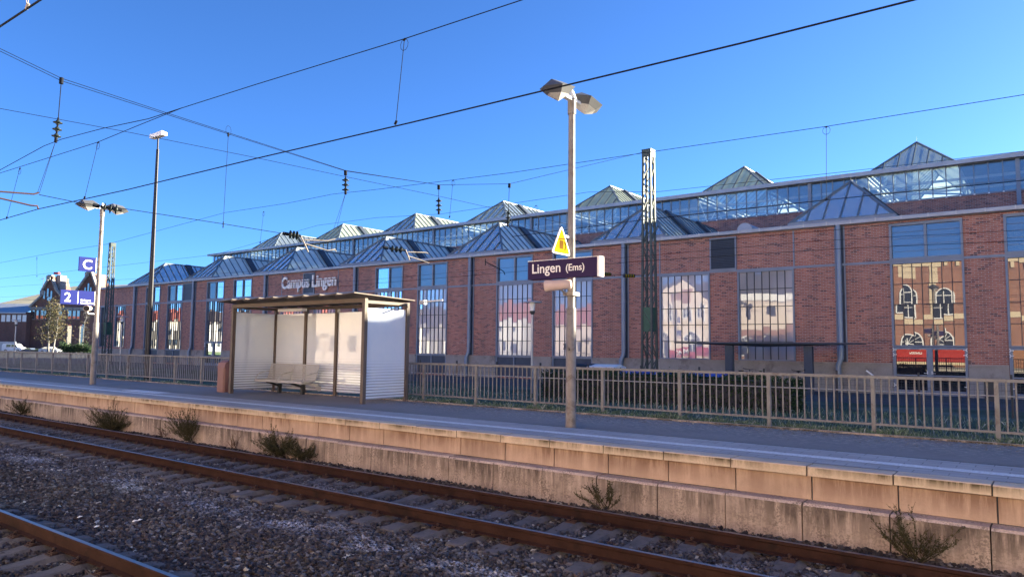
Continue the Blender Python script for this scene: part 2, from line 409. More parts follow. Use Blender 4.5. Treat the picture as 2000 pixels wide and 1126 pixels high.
# --- glass
def pane_mat(name, refl, rough, under, refl_col=(1,1,1), wob=.0, curtain=None):
    """coated glazing: mirror-like reflection over what is behind the pane"""
    m = NM(name); p = m.pos()
    gl = m.n('ShaderNodeBsdfGlossy'); gl.inputs['Roughness'].default_value = rough; gl.inputs['Color'].default_value = (*refl_col, 1)
    if wob:
        m.l(m.bump(m.noise(p, 1.1, 2), wob, .02), gl.inputs['Normal'])
    c = under
    if curtain is not None:
        k = m.ramp(m.noise(m.vmul(p, (.35, .35, .12)), 1.0, 2), [(.40, 0.0), (.55, 1.0)])
        c = m.mix(k, under, curtain)
    d = m.n('ShaderNodeBsdfDiffuse'); m.setin(d.inputs[0], c)
    fr = m.n('ShaderNodeLayerWeight'); fr.inputs[0].default_value = .3
    f = m.math('ADD', refl, m.math('MULTIPLY', fr.outputs['Fresnel'], (1-refl)*.55), clamp=True)
    mx = m.n('ShaderNodeMixShader'); m.l(f, mx.inputs[0]); m.l(d.outputs[0], mx.inputs[1]); m.l(gl.outputs[0], mx.inputs[2])
    return m.done(mx.outputs[0])
MT['pane'] = pane_mat('window_mirror_glass', .085, .0, (.07,.075,.09), (.97,.97,1.0), .02)
MT['pane_pale'] = pane_mat('window_glass_with_blinds', .075, .0, (.24,.24,.27), (.97,.97,1.0), .03, (.44,.43,.48))
MT['pane_up'] = pane_mat('upper_window_glass', .11, .0, (.08,.10,.13), (.8,.92,1.0), .02)
MT['pane_door'] = pane_mat('door_glass', .09, .0, (.02,.02,.025), (1,1,1), .02)
MT['old_pane'] = pane_mat('old_window_glass', .25, .02, (.03,.035,.04))
def thin_glass(name, transp, gloss, col, body, rough=.03, tl_=.55):
    m = NM(name); p = m.pos()
    gl = m.n('ShaderNodeBsdfGlossy'); gl.inputs['Roughness'].default_value = rough; gl.inputs['Color'].default_value = (.9,.95,1,1)
    tr = m.n('ShaderNodeBsdfTransparent'); tr.inputs[0].default_value = (*col, 1)
    tl = m.n('ShaderNodeBsdfTranslucent'); df = m.n('ShaderNodeBsdfDiffuse')
    cc = m.ramp(m.noise(p, 1.5, 5, .65), [(.3, tuple(v*.8 for v in body)), (.7, body)])
    m.l(cc, tl.inputs[0]); m.l(cc, df.inputs[0])
    a = m.n('ShaderNodeMixShader'); a.inputs[0].default_value = tl_; m.l(df.outputs[0], a.inputs[1]); m.l(tl.outputs[0], a.inputs[2])
    b = m.n('ShaderNodeMixShader'); b.inputs[0].default_value = transp; m.l(a.outputs[0], b.inputs[1]); m.l(tr.outputs[0], b.inputs[2])
    fr = m.n('ShaderNodeLayerWeight'); fr.inputs[0].default_value = .25
    f = m.math('ADD', gloss, m.math('MULTIPLY', fr.outputs['Fresnel'], .6), clamp=True)
    c = m.n('ShaderNodeMixShader'); m.l(f, c.inputs[0]); m.l(b.outputs[0], c.inputs[1]); m.l(gl.outputs[0], c.inputs[2])
    return m.done(c.outputs[0])
MT['lantern_glass'] = thin_glass('roof_lantern_glass', .08, .12, (.75,.85,.85), (.84,.86,.76), tl_=.12)
MT['lantern_glass_high'] = thin_glass('nave_lantern_glass', .30, .08, (.90,.95,.86), (.72,.80,.62))
MT['cler_glass'] = thin_glass('clerestory_glass', .64, .14, (.72,.85,.95), (.26,.34,.42))
def shelter_glass():
    m = NM('printed_shelter_glass'); p = m.pos(); sp = m.n('ShaderNodeSeparateXYZ'); m.l(p, sp.inputs[0])
    z = sp.outputs[2]
    fr = m.math('FRACT', m.math('DIVIDE', z, .076))
    duty = m.math('ADD', .58, m.math('MULTIPLY', m.math('SUBTRACT', z, .9), .40), clamp=True)
    w = m.math('LESS_THAN', fr, duty)
    col = m.ramp(m.noise(p, 2.0, 4), [(.3,(.76,.82,.90)),(.7,(.84,.88,.93))])
    df = m.n('ShaderNodeBsdfDiffuse'); m.l(col, df.inputs[0]); tl = m.n('ShaderNodeBsdfTranslucent'); m.l(col, tl.inputs[0])
    a = m.n('ShaderNodeMixShader'); a.inputs[0].default_value = .22; m.l(df.outputs[0], a.inputs[1]); m.l(tl.outputs[0], a.inputs[2])
    tr = m.n('ShaderNodeBsdfTransparent'); tr.inputs[0].default_value = (.72,.76,.80,1)
    b = m.n('ShaderNodeMixShader'); m.l(m.math('ADD', m.math('MULTIPLY', w, .62), .35), b.inputs[0]); m.l(tr.outputs[0], b.inputs[1]); m.l(a.outputs[0], b.inputs[2])
    gl = m.n('ShaderNodeBsdfGlossy'); gl.inputs['Roughness'].default_value = .04
    lw = m.n('ShaderNodeLayerWeight'); lw.inputs[0].default_value = .2
    f = m.math('ADD', .09, m.math('MULTIPLY', lw.outputs['Fresnel'], .7))
    c = m.n('ShaderNodeMixShader'); m.l(f, c.inputs[0]); m.l(b.outputs[0], c.inputs[1]); m.l(gl.outputs[0], c.inputs[2])
    return m.done(c.outputs[0])
MT['shelter_glass'] = shelter_glass()
def pale_roof_mat():
    m = NM('pale_metal_roof'); p = m.pos(); tc = m.n('ShaderNodeTexCoord').outputs['Object']
    sp = m.n('ShaderNodeSeparateXYZ'); m.l(tc, sp.inputs[0])
    seam = m.math('LESS_THAN', m.math('FRACT', m.math('MULTIPLY', sp.outputs[0], .28)), .06)
    seam2 = m.math('LESS_THAN', m.math('FRACT', m.math('MULTIPLY', sp.outputs[2], .4)), .08)
    c = m.ramp(m.noise(p, .2, 4), [(.3,(.66,.60,.46)),(.7,(.80,.74,.57))])
    c = m.mix(m.math('MULTIPLY', m.math('MAXIMUM', seam, seam2), .6), c, (.2,.2,.17))
    t = m.n('ShaderNodeBsdfTranslucent'); m.l(c, t.inputs[0]); d = m.n('ShaderNodeBsdfDiffuse'); m.l(c, d.inputs[0])
    mx = m.n('ShaderNodeMixShader'); mx.inputs[0].default_value = .62; m.l(d.outputs[0], mx.inputs[1]); m.l(t.outputs[0], mx.inputs[2])
    return m.done(mx.outputs[0])
MT['paleroof'] = pale_roof_mat()

# ================================================================== SETTING
PZ = .78                                                # platform surface
def strip(name, rows, x0, x1, mat, nx=1):
    mb = MB()
    for i in range(nx):
        a = x0+(x1-x0)*i/nx; b = x0+(x1-x0)*(i+1)/nx
        for (y0, z0), (y1, z1) in zip(rows[:-1], rows[1:]):
            mb.quad((a,y0,z0), (b,y0,z0), (b,y1,z1), (a,y1,z1))
    return mb.build(name, mat)
struct(strip('ground', [(-900,.70),(-8.6,.70),(-8.5,-.62),(14.70,-.62),(14.80,.74),(15.5,.72),(17.6,.30),(40,.30),(1600,.30)], -1500, 900, MT['ground'], 1))

mb = MB(); mb.box(-75, 9, 10.56, 14.78, -.6, .76); struct(mb.build('platform', MT['plinth']))
struct(strip('platform_paving', [(10.552,PZ),(12.0,PZ)], -75, 9, MT['paving']))
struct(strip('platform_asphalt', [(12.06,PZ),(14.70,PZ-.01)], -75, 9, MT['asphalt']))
struct(strip('guide_strip', [(12.0,PZ-.004),(12.06,PZ-.004)], -75, 9, MT['tactile']))
struct(strip('platform_line', [(11.02,PZ+.004),(11.25,PZ+.004)], -75, 9, MT['line']))
mb = MB(); mb.box(-24.6, -22.4, 11.45, 11.95, PZ+.001, PZ+.005); struct(mb.build('platform_marking', MT['line']))
mb = MB(); mb.box(-75, 9, 14.70, 14.80, .3, PZ+.02); struct(mb.build('platform_kerb', MT['coping']))
# the platform the photographer stands on
mb = MB(); mb.box(-90, 90, -8.5, 1.42, -.6, PZ); struct(mb.build('near_platform', MT['pale_paving']))

# ---- stained wall under the platform edge
w = thing('platform_edge_wall', 'stained two-step concrete wall along the edge of the platform', 'wall', (-8, 10.2, -.3))
rw = random.Random(3)
def blocks(y0, y1, z0, z1, gap, step, phase, jit, chamfer=0.0):
    m = MB(); x = -75 + phase
    while x < 9:
        j = rw.uniform(-jit, jit); k = rw.uniform(-jit, jit)*.6; xa, xb = x+gap/2, x+step-gap/2
        pts = [(y0+j, z0+k), (y1, z0+k), (y1, z1+k), (y0+j+chamfer, z1+k)]
        if chamfer: pts.append((y0+j, z1+k-chamfer))
        m.prism(pts, 'x', xa, xb); x += step
    return m
blocks(10.20, 10.55, .655, PZ-.002, .018, 1.03, .12, .006, .012).build('coping', MT['coping'], w)
blocks(10.285, 10.5, .335, .640, .018, 1.03, .16, .006, .0).build('upper_panel', MT['upper'], w)
blocks(10.02, 10.45, -.55, .325, .016, 1.03, .10, .010, .03).build('lower_block', MT['lower'], w)
m = MB(); m.box(-75, 9, 10.31, 10.555, -.55, .765); m.build('joint_backing', MT['dark_frame'], w)

# ---- track: rails, sleepers, ballast
def rail_mesh(name, y, x0, x1, label):
    o = thing(name, label, 'rail', ((x0+x1)/2, y, -.172))
    prof = [(-.0625,-.172),(.0625,-.172),(.0625,-.160),(.012,-.142),(.008,-.052),(.036,-.038),(.036,-.012),(.028,-.001),
            (-.028,-.001),(-.036,-.012),(-.036,-.038),(-.008,-.052),(-.012,-.142),(-.0625,-.160)]
    m = MB(); n = len(prof)
    m.v = [(x0,y+p[0],p[1]) for p in prof] + [(x1,y+p[0],p[1]) for p in prof]
    for i in range(n):
        m.f.append([i,(i+1)%n,n+(i+1)%n,n+i]); m.m.append(1 if i == 7 else 0); m.sm.append(False)
    m.build('rail_profile', [MT['rust'], MT['railtop']], o)
Y2, Y1 = 8.468, 3.19
rail_mesh('rail', Y2+.753, -130, 12, 'rusty rail nearest the stained platform wall')
rail_mesh('rail', Y2-.753, -130, 12, 'rusty rail with a bright running edge between the far rail and the broad gravel strip')
rail_mesh('rail', Y1+.753, -130, 12, 'rusty rail with blue shining top in the lower left corner')
rail_mesh('rail', Y1-.753, -130, 12, 'rail of the near track just below the lower left edge of the photo')

sl = thing('sleeper', 'concrete sleeper in the gravel of the track beside the platform', 'sleeper', (0, Y2, -.39), 0, 'concrete sleepers of the platform track')
m = MB(); secs = [(-1.30,.115,.155,-.035),(-1.26,.13,.165,-.022),(-.95,.13,.185,-.004),(-.60,.13,.19,0),(-.35,.115,.165,-.03),(0,.10,.15,-.045),(.35,.115,.165,-.03),(.60,.13,.19,0),(.95,.13,.185,-.004),(1.26,.13,.165,-.022),(1.30,.115,.155,-.035)]
vs_ = []
for (y, wt, wb, dz) in secs:
    t = -.182+dz+.39
    vs_ += [(-wb, y, 0), (wb, y, 0), (wb*.97, y, t-.05), (wt*.82, y, t), (-wt*.82, y, t), (-wb*.97, y, t-.05)]
fs_ = [(0,1,2,3,4,5)[::-1], tuple(range(6*(len(secs)-1), 6*len(secs)))]
for i in range(len(secs)-1):
    for k in range(6): fs_.append((i*6+k, i*6+(k+1)%6, i*6+6+(k+1)%6, i*6+6+k))
m.add(vs_, fs_); m.build('concrete_block', MT['sleeper'], sl, local=True)
for s_ in (-1, 1):
    m = MB(); yc = s_*.753
    m.box(-.085, .085, yc-.20, yc+.20, .200, .214)
    for q in (-1, 1):
        yy = yc+q*.125
        m.tube([(-.07,yy-q*.045,.232),(-.075,yy+q*.03,.236),(-.03,yy+q*.05,.24),(0,yy,.25),(.03,yy+q*.05,.24),(.075,yy+q*.03,.236),(.07,yy-q*.045,.232)], .009, 6)
        m.tube([(0,yy,.21),(0,yy,.285)], .014, 6); m.tube([(0,yy,.262),(0,yy,.278)], .024, 6)
        m.box(-.075,.075, yy+q*.02-.03, yy+q*.02+.03, .214, .226)
    m.build('rail_clip', MT['clip'], sl, local=True)
x = .35; n = 0; first = True
sl.location = (x, Y2, -.39)
for i in range(1, 62): dup(sl, (x-.61*i, Y2+random.uniform(-.012,.012), -.39+random.uniform(-.004,.004)), random.uniform(-.006,.006))
for i in range(0, 32):
    dup(sl, (.1-.61*i, Y1+random.uniform(-.012,.012), -.39), random.uniform(-.006,.006), 'concrete sleeper under the near rail in the lower left corner', 'concrete sleepers of the near track')

# ballast bed: one sheet of gravel with loose stones scattered on it
def bed_z(x, y):
    z = -.262 + .012*math.sin(x*1.7+y*2.3) + .010*math.sin(x*.6-y*1.1)
    if y > 9.75: z += .10*min(1, (y-9.75)/.25)
    if 5.2 < y < 6.6: z += .035*math.sin((y-5.2)/1.4*math.pi)
    return z
m = MB(); NX, NY = 150, 58; X0, X1, YA, YB = -42.0, 6.0, 1.45, 10.03
vs_ = [(X0+(X1-X0)*i/NX, YA+(YB-YA)*j/NY, 0) for i in range(NX+1) for j in range(NY+1)]
vs_ = [(a, b, bed_z(a, b)) for a, b, c in vs_]
m.add(vs_, [(i*(NY+1)+j, (i+1)*(NY+1)+j, (i+1)*(NY+1)+j+1, i*(NY+1)+j+1) for i in range(NX) for j in range(NY)], True)
bed = m.build('ballast', MT['bed']); tag(bed, 'dark railway gravel with frosty patches between the rails', 'gravel', kind='stuff')
bed.data.materials.append(MT['stone'])
ng = bpy.data.node_groups.new('gravel_stones', 'GeometryNodeTree')
ng.interface.new_socket('Geometry', in_out='INPUT', socket_type='NodeSocketGeometry'); ng.interface.new_socket('Geometry', in_out='OUTPUT', socket_type='NodeSocketGeometry')
N = lambda t: ng.nodes.new(t); L = ng.links.new
gi, go = N('NodeGroupInput'), N('NodeGroupOutput')
dp = N('GeometryNodeDistributePointsOnFaces'); dp.distribute_method = 'RANDOM'
pos = N('GeometryNodeInputPosition'); sx = N('ShaderNodeSeparateXYZ'); L(pos.outputs[0], sx.inputs[0])
mr = N('ShaderNodeMapRange'); L(sx.outputs[0], mr.inputs['Value'])
mr.inputs['From Min'].default_value = -24; mr.inputs['From Max'].default_value = -12; mr.inputs['To Min'].default_value = 330; mr.inputs['To Max'].default_value = 620
L(gi.outputs[0], dp.inputs['Mesh']); L(mr.outputs[0], dp.inputs['Density'])
join = N('GeometryNodeJoinGeometry')
for k in range(5):
    ico = N('GeometryNodeMeshIcoSphere'); ico.inputs['Radius'].default_value = 1; ico.inputs['Subdivisions'].default_value = 2
    sp_ = N('GeometryNodeSetPosition'); L(ico.outputs[0], sp_.inputs['Geometry'])
    p2 = N('GeometryNodeInputPosition'); ad = N('ShaderNodeVectorMath'); ad.operation = 'ADD'; L(p2.outputs[0], ad.inputs[0]); ad.inputs[1].default_value = (k*7.3, k*3.1, k*5.7)
    vr = N('ShaderNodeTexVoronoi'); L(ad.outputs[0], vr.inputs['Vector']); vr.inputs['Scale'].default_value = 1.0; vr.feature = 'F1'
    sb = N('ShaderNodeVectorMath'); sb.operation = 'SUBTRACT'; L(vr.outputs['Color'], sb.inputs[0]); sb.inputs[1].default_value = (.5,.5,.5)
    sc = N('ShaderNodeVectorMath'); sc.operation = 'SCALE'; L(sb.outputs[0], sc.inputs[0]); sc.inputs['Scale'].default_value = .75
    L(sc.outputs[0], sp_.inputs['Offset'])
    tr_ = N('GeometryNodeTransform'); L(sp_.outputs[0], tr_.inputs[0]); tr_.inputs['Scale'].default_value = [(1,.75,.55),(1.1,.6,.6),(.9,.9,.5),(1.25,.7,.45),(.8,.7,.7)][k]
    sm_ = N('GeometryNodeSetMaterial'); L(tr_.outputs[0], sm_.inputs[0]); sm_.inputs['Material'].default_value = MT['stone']
    g2i = N('GeometryNodeGeometryToInstance'); L(sm_.outputs[0], g2i.inputs[0]); L(g2i.outputs[0], join.inputs[0])
iop = N('GeometryNodeInstanceOnPoints'); L(dp.outputs['Points'], iop.inputs['Points']); L(join.outputs[0], iop.inputs['Instance'])
iop.inputs['Pick Instance'].default_value = True
rv = N('FunctionNodeRandomValue'); rv.data_type = 'FLOAT_VECTOR'; rv.inputs[0].default_value = (-.5,-.5,0); rv.inputs[1].default_value = (.5,.5,6.28)
L(rv.outputs[0], iop.inputs['Rotation'])
rs = N('FunctionNodeRandomValue'); rs.data_type = 'FLOAT'; rs.inputs[2].default_value = .019; rs.inputs[3].default_value = .042
L(rs.outputs[1], iop.inputs['Scale'])
off = N('GeometryNodeSetPosition'); L(iop.outputs[0], off.inputs[0])
ro = N('FunctionNodeRandomValue'); ro.data_type = 'FLOAT_VECTOR'; ro.inputs[0].default_value = (0,0,-.004); ro.inputs[1].default_value = (0,0,.03); L(ro.outputs[0], off.inputs['Offset'])
jo = N('GeometryNodeJoinGeometry'); L(gi.outputs[0], jo.inputs[0]); L(off.outputs[0], jo.inputs[0]); L(jo.outputs[0], go.inputs[0])
md = bed.modifiers.new('stones', 'NODES'); md.node_group = ng

# ================================================================== THE HALL
YF = 38.0; BAY = 11.83; GZ = .30
hall = thing('factory_hall', 'long red brick hall with glazed roof lanterns and tall gridded windows behind the platform', 'building', (-8.57, YF, GZ))
XL, XR = -88.3, 54.0
def Lb(b): return -8.57 - BAY*b
ZB0, ZB1 = 6.44, 6.56; ZT = 8.40; ZU = 8.30
wins = []   # (x0,x1,z0,z1,kind)
panels = []
for b in range(-2, 7):
    L0 = Lb(b)
    for k, (a, c) in enumerate(((2.22, 5.20), (6.72, 9.65))):
        kind = 'door' if (b == 0 or (b == 5 and k == 0) or b == -1) else ('plain' if b == 1 else 'spandrel')
        wins.append((L0+a, L0+c, {'door': GZ, 'plain': 1.75, 'spandrel': .42}[kind], ZB0, kind, b))
        if b not in (1, 4): wins.append((L0+a, L0+c, ZB1, ZU, 'upper', b))
    if b in (1, 4): panels.append((L0+5.22, L0+6.70, ZB1, 8.34, b))
    if b == 6: panels.append((L0+9.72, L0+11.5, ZB1, 8.34, b))
for a, c in ((-84.0, -81.7), (-87.6, -86.3)): wins.append((a, c, 1.9, ZB0, 'plain', 7))
xs = sorted(set([XL, XR] + [v for w_ in wins for v in w_[:2]])); zs = sorted(set([-.2, ZT] + [v for w_ in wins for v in w_[2:4]]))
m = MB()
for i in range(len(xs)-1):
    z = 0
    xc = (xs[i]+xs[i+1])/2
    op = sorted((w_[2], w_[3]) for w_ in wins if w_[0] < xc < w_[1])
    cur = -.2
    for a, c in op + [(ZT, ZT)]:
        if a - cur > .001: m.quad((xs[i],YF,cur),(xs[i+1],YF,cur),(xs[i+1],YF,a),(xs[i],YF,a))
        cur = c
for (a, c, z0, z1, k, b) in wins:
    for q in (((a,YF,z0),(a,YF+.3,z0),(a,YF+.3,z1),(a,YF,z1)), ((c,YF,z0),(c,YF,z1),(c,YF+.3,z1),(c,YF+.3,z0)), ((a,YF,z1),(a,YF+.3,z1),(c,YF+.3,z1),(c,YF,z1)), ((a,YF,z0),(c,YF,z0),(c,YF+.3,z0),(a,YF+.3,z0))): m.quad(*q)
m.quad((XL,YF,-.2),(XL,YF,ZT),(XL,52,ZT),(XL,52,-.2)); m.quad((XR,YF,-.2),(XR,52,-.2),(XR,52,ZT),(XR,YF,ZT))
m.build('wall', MT['brick'], hall)
m = MB(); m.quad((XL+.1,YF+1.2,0),(XR-.1,YF+1.2,0),(XR-.1,YF+1.2,8.3),(XL+.1,YF+1.2,8.3)); m.build('inner_wall', MT['dark_panel'], hall)

rg = random.Random(11)
def panes(mat, cells, y, parent, tilt=.004):
    m = MB()
    for (a, c, z0, z1) in cells:
        dx = rg.uniform(-tilt, tilt)*(c-a)/2; dz = rg.uniform(-tilt, tilt)*(z1-z0)/2
        m.quad((a,y-dx-dz,z0),(c,y+dx-dz,z0),(c,y+dx+dz,z1),(a,y-dx+dz,z1))
    return m.build('pane', mat, parent)
def gridwin(x0, x1, z0, z1, cols, rows, pm, fw=.09, bw=.028, yb=YF-.02, name='window'):
    f = MB(); f.mi = 0
    f.box(x0, x0+fw, yb-.05, YF+.12, z0, z1); f.box(x1-fw, x1, yb-.05, YF+.12, z0, z1)
    f.box(x0+fw, x1-fw, yb-.04, YF+.12, z1-fw*.7, z1); f.box(x0+fw, x1-fw, yb-.04, YF+.12, z0, z0+fw*.7)
    a, c, p, q = x0+fw, x1-fw, z0+fw*.7, z1-fw*.7
    f.mi = 1
    for i in range(1, cols): xx = a+(c-a)*i/cols; f.box(xx-bw/2, xx+bw/2, YF+.02, YF+.11, p, q)
    for j in range(1, rows): zz = p+(q-p)*j/rows; f.box(a, c, YF+.025, YF+.105, zz-bw*.6, zz+bw*.6)
    o = f.build(name, [MT['frame'], MT['dark_frame']], hall)
    cells = [(a+(c-a)*i/cols, a+(c-a)*(i+1)/cols, p+(q-p)*j/rows, p+(q-p)*(j+1)/rows) for i in range(cols) for j in range(rows)]
    panes(pm, cells, YF+.07, o)
    return o
for (a, c, z0, z1, kind, b) in wins:
    if kind == 'upper':
        f = MB(); f.box(a, a+.1, YF-.07, YF+.1, z0, z1); f.box(c-.1, c, YF-.07, YF+.1, z0, z1); f.box(a+.1, c-.1, YF-.06, YF+.1, z1-.12, z1); f.box(a+.1, c-.1, YF-.06, YF+.1, z0, z0+.10)
        xm = (a+c)/2; f.box(xm-.06, xm+.06, YF-.03, YF+.1, z0+.10, z1-.12)
        if b <= 0:
            for j in range(1, 5): zz = z0+.1+(z1-z0-.22)*j/5; f.box(a+.1, xm-.06, YF+.03, YF+.06, zz-.006, zz+.006); f.box(xm+.06, c-.1, YF+.03, YF+.06, zz-.006, zz+.006)
        o = f.build('window', MT['frame'], hall)
        panes(MT['pane_up'] if b <= 0 else MT['pane_up'], [(a+.1, xm-.06, z0+.1, z1-.12), (xm+.06, c-.1, z0+.1, z1-.12)], YF+.07, o, .002)
        continue
    zl = {'door': 2.52, 'plain': z0, 'spandrel': 1.75}[kind]
    gridwin(a, c, zl, z1, 7 if c-a > 2.4 else 4, 4 if kind == 'door' else 5, MT['pane'] if (b <= 0 or b >= 5) else MT['pane_pale'])
    if kind == 'door':
        for s_, (p, q) in enumerate(((a, (a+c)/2), ((a+c)/2, c))):
            d = MB(); d.box(p, p+.13, YF-.06, YF+.1, z0+.02, 2.50); d.box(q-.11, q, YF-.06, YF+.1, z0+.02, 2.50)
            d.box(p+.13, q-.11, YF-.05, YF+.1, 2.40, 2.50); d.box(p+.13, q-.11, YF-.05, YF+.1, z0+.02, z0+.24); d.box(p+.13, q-.11, YF-.04, YF+.1, 1.18, 1.24)
            o = d.build('door', MT['frame'], hall)
            g = MB(); g.quad((p+.12,YF+.03,z0+.22),(q-.1,YF+.03,z0+.22),(q-.1,YF+.03,2.42),(p+.12,YF+.03,2.42)); g.build('door_glass', MT['pane_door'], o)
            xh = q-.09 if s_ == 0 else p+.09
            h = MB(); h.box(xh-.02, xh+.02, YF-.10, YF-.065, 1.28, 1.42); h.bar((xh,YF-.09,1.32),(xh+(-.14 if s_ == 0 else .14),YF-.09,1.32), .02, .02); h.build('handle', MT['white'], o)
            for zz in (.75, 2.15, 2.38):
                xx = p+.06 if s_ == 0 else q-.05
                h = MB(); sg = 1 if s_ == 0 else -1
                h.bar((xx,YF-.08,zz),(xx+.11*sg,YF-.08,zz), .035, .035); h.bar((xx,YF-.083,zz),(xx-.04*sg,YF-.083,zz+.08), .03, .03); h.bar((xx,YF-.086,zz),(xx-.04*sg,YF-.086,zz-.08), .03, .03); h.build('hinge', MT['white'], o)
    if kind == 'spandrel':
        f = MB(); xm = (a+c)/2
        f.mi = 1; f.box(a+.08, c-.08, YF+.03, YF+.09, z0, 1.69); f.mi = 0
        f.box(a, a+.1, YF-.05, YF+.1, z0, 1.74); f.box(c-.1, c, YF-.05, YF+.1, z0, 1.74); f.box(xm-.05, xm+.05, YF-.03, YF+.1, z0, 1.66); f.box(a+.1, c-.1, YF-.04, YF+.1, 1.66, 1.74)
        f.build('spandrel_panel', [MT['frame'], MT['dark_panel']], hall)
# steel bands, strips, louvres
m = MB(); m.box(XL, XR, YF-.05, YF, ZB0, ZB1); m.build('steel_band', MT['frame'], hall)
m = MB()
for b in (1, 4):
    for v in (2.20, 9.62): m.box(Lb(b)+v, Lb(b)+v+.07, YF-.04, YF-.001, ZB1, 8.38)
m.build('steel_strip', MT['frame'], hall)
for (a, c, z0, z1, b) in panels:
    f = MB(); f.mi = 0; f.box(a, a+.08, YF-.09, YF-.002, z0+.002, z1); f.box(c-.08, c, YF-.09, YF-.002, z0+.002, z1); f.box(a+.08, c-.08, YF-.085, YF-.002, z1-.08, z1); f.box(a+.08, c-.08, YF-.085, YF-.002, z0+.002, z0+.08)
    f.mi = 1; f.box(a+.08, c-.08, YF-.03, YF-.003, z0+.08, z1-.08)
    if b == 1:
        for j in range(18): zz = z0+.10+(z1-z0-.2)*(j+.5)/18; f.bar((a+.08,YF-.05,zz),(c-.08,YF-.05,zz), .055, .012, (0,-.6,.8))
    f.build('louvre' if b == 1 else 'wall_panel', [MT['frame'], MT['dark_panel']], hall)
# plinth between the openings
gaps = []; cur = XL
for a, c in sorted((w_[0], w_[1]) for w_ in wins if w_[4] in ('door', 'spandrel')):
    gaps.append((cur, a-.02)); cur = c+.02
gaps.append((cur, XR))
for a, c in gaps:
    m = MB(); m.prism([(YF-.001,0),(YF-.09,0),(YF-.09,1.66),(YF-.15,1.66),(YF-.15,1.74),(YF-.001,1.74)], 'x', a, c); m.build('plinth', MT['plinth'], hall)
# gutter with brackets
m = MB(); m.prism([(YF-.30,8.44),(YF-.05,8.40),(YF+.05,8.40),(YF+.05,8.62),(YF-.27,8.62),(YF-.31,8.60)], 'x', XL-.3, XR+.3)
m.mi = 1
xx = XL
while xx < XR: m.box(xx, xx+.05, YF-.325, YF-.302, 8.45, 8.63); xx += 1.1
m.build('gutter', [MT['zinc'], MT['galv_clean']], hall)
for b in range(-3, 7):
    xp = Lb(b); m = MB(); m.mi = 1; m.box(xp-.16, xp+.20, YF-.025, YF-.001, 1.76, ZB0-.002); m.box(xp-.16, xp+.20, YF-.025, YF-.001, ZB1+.002, 8.39)  # dark strip behind the pipe: shade of a recess put into the colour
    m.mi = 2
    m.box(xp-.22, xp-.16, YF-.06, YF-.001, 1.76, ZB0-.002); m.box(xp+.20, xp+.26, YF-.06, YF-.001, 1.76, ZB0-.002); m.box(xp-.22, xp-.16, YF-.06, YF-.001, ZB1+.002, 8.39); m.box(xp+.20, xp+.26, YF-.06, YF-.001, ZB1+.002, 8.39)
    m.mi = 0; m.tube([(xp,YF-.19,8.44),(xp,YF-.19,2.2),(xp,YF-.21,1.95),(xp-.12,YF-.30,1.6),(xp-.12,YF-.30,.32)], .125, 12)
    for zz in (2.3, 6.3, 5.0): m.tube([(xp,YF-.19,zz),(xp,YF-.19,zz+.12)], .14, 12)
    m.box(xp-.32, xp+.32, YF-.13, YF-.07, 6.46, 6.53)
    m.build('downpipe', [MT['pipe'], MT['dark_panel'], MT['frame']], hall)
# low roof between facade and nave
m = MB(); m.box(XL, XR, YF+.06, 52.3, 8.36, 8.54); m.build('roof', MT['zinc'], hall)
m = MB(); m.prism([(x_*.42, max(0, z_)) for x_, z_ in [(-1,0)]+[(math.cos(t)*1.0, .35+math.sin(t)*.38) for t in [math.pi*(1-i/10) for i in range(11)]]+[(1,0)]], 'y', 39.4, 41.0)
m.v = [(v[0]-13.75, v[1], v[2]+8.54) for v in m.v]; m.build('roof_vent', MT['zinc'], hall)
m = MB(); m.bar((-2.9,51.0,8.5),(-2.0,51.6,10.4), .1, .1); m.tube([(-5.6,45,8.5),(-5.6,45,9.3)], .05, 8); m.build('vent_pipe', MT['zinc'], hall)

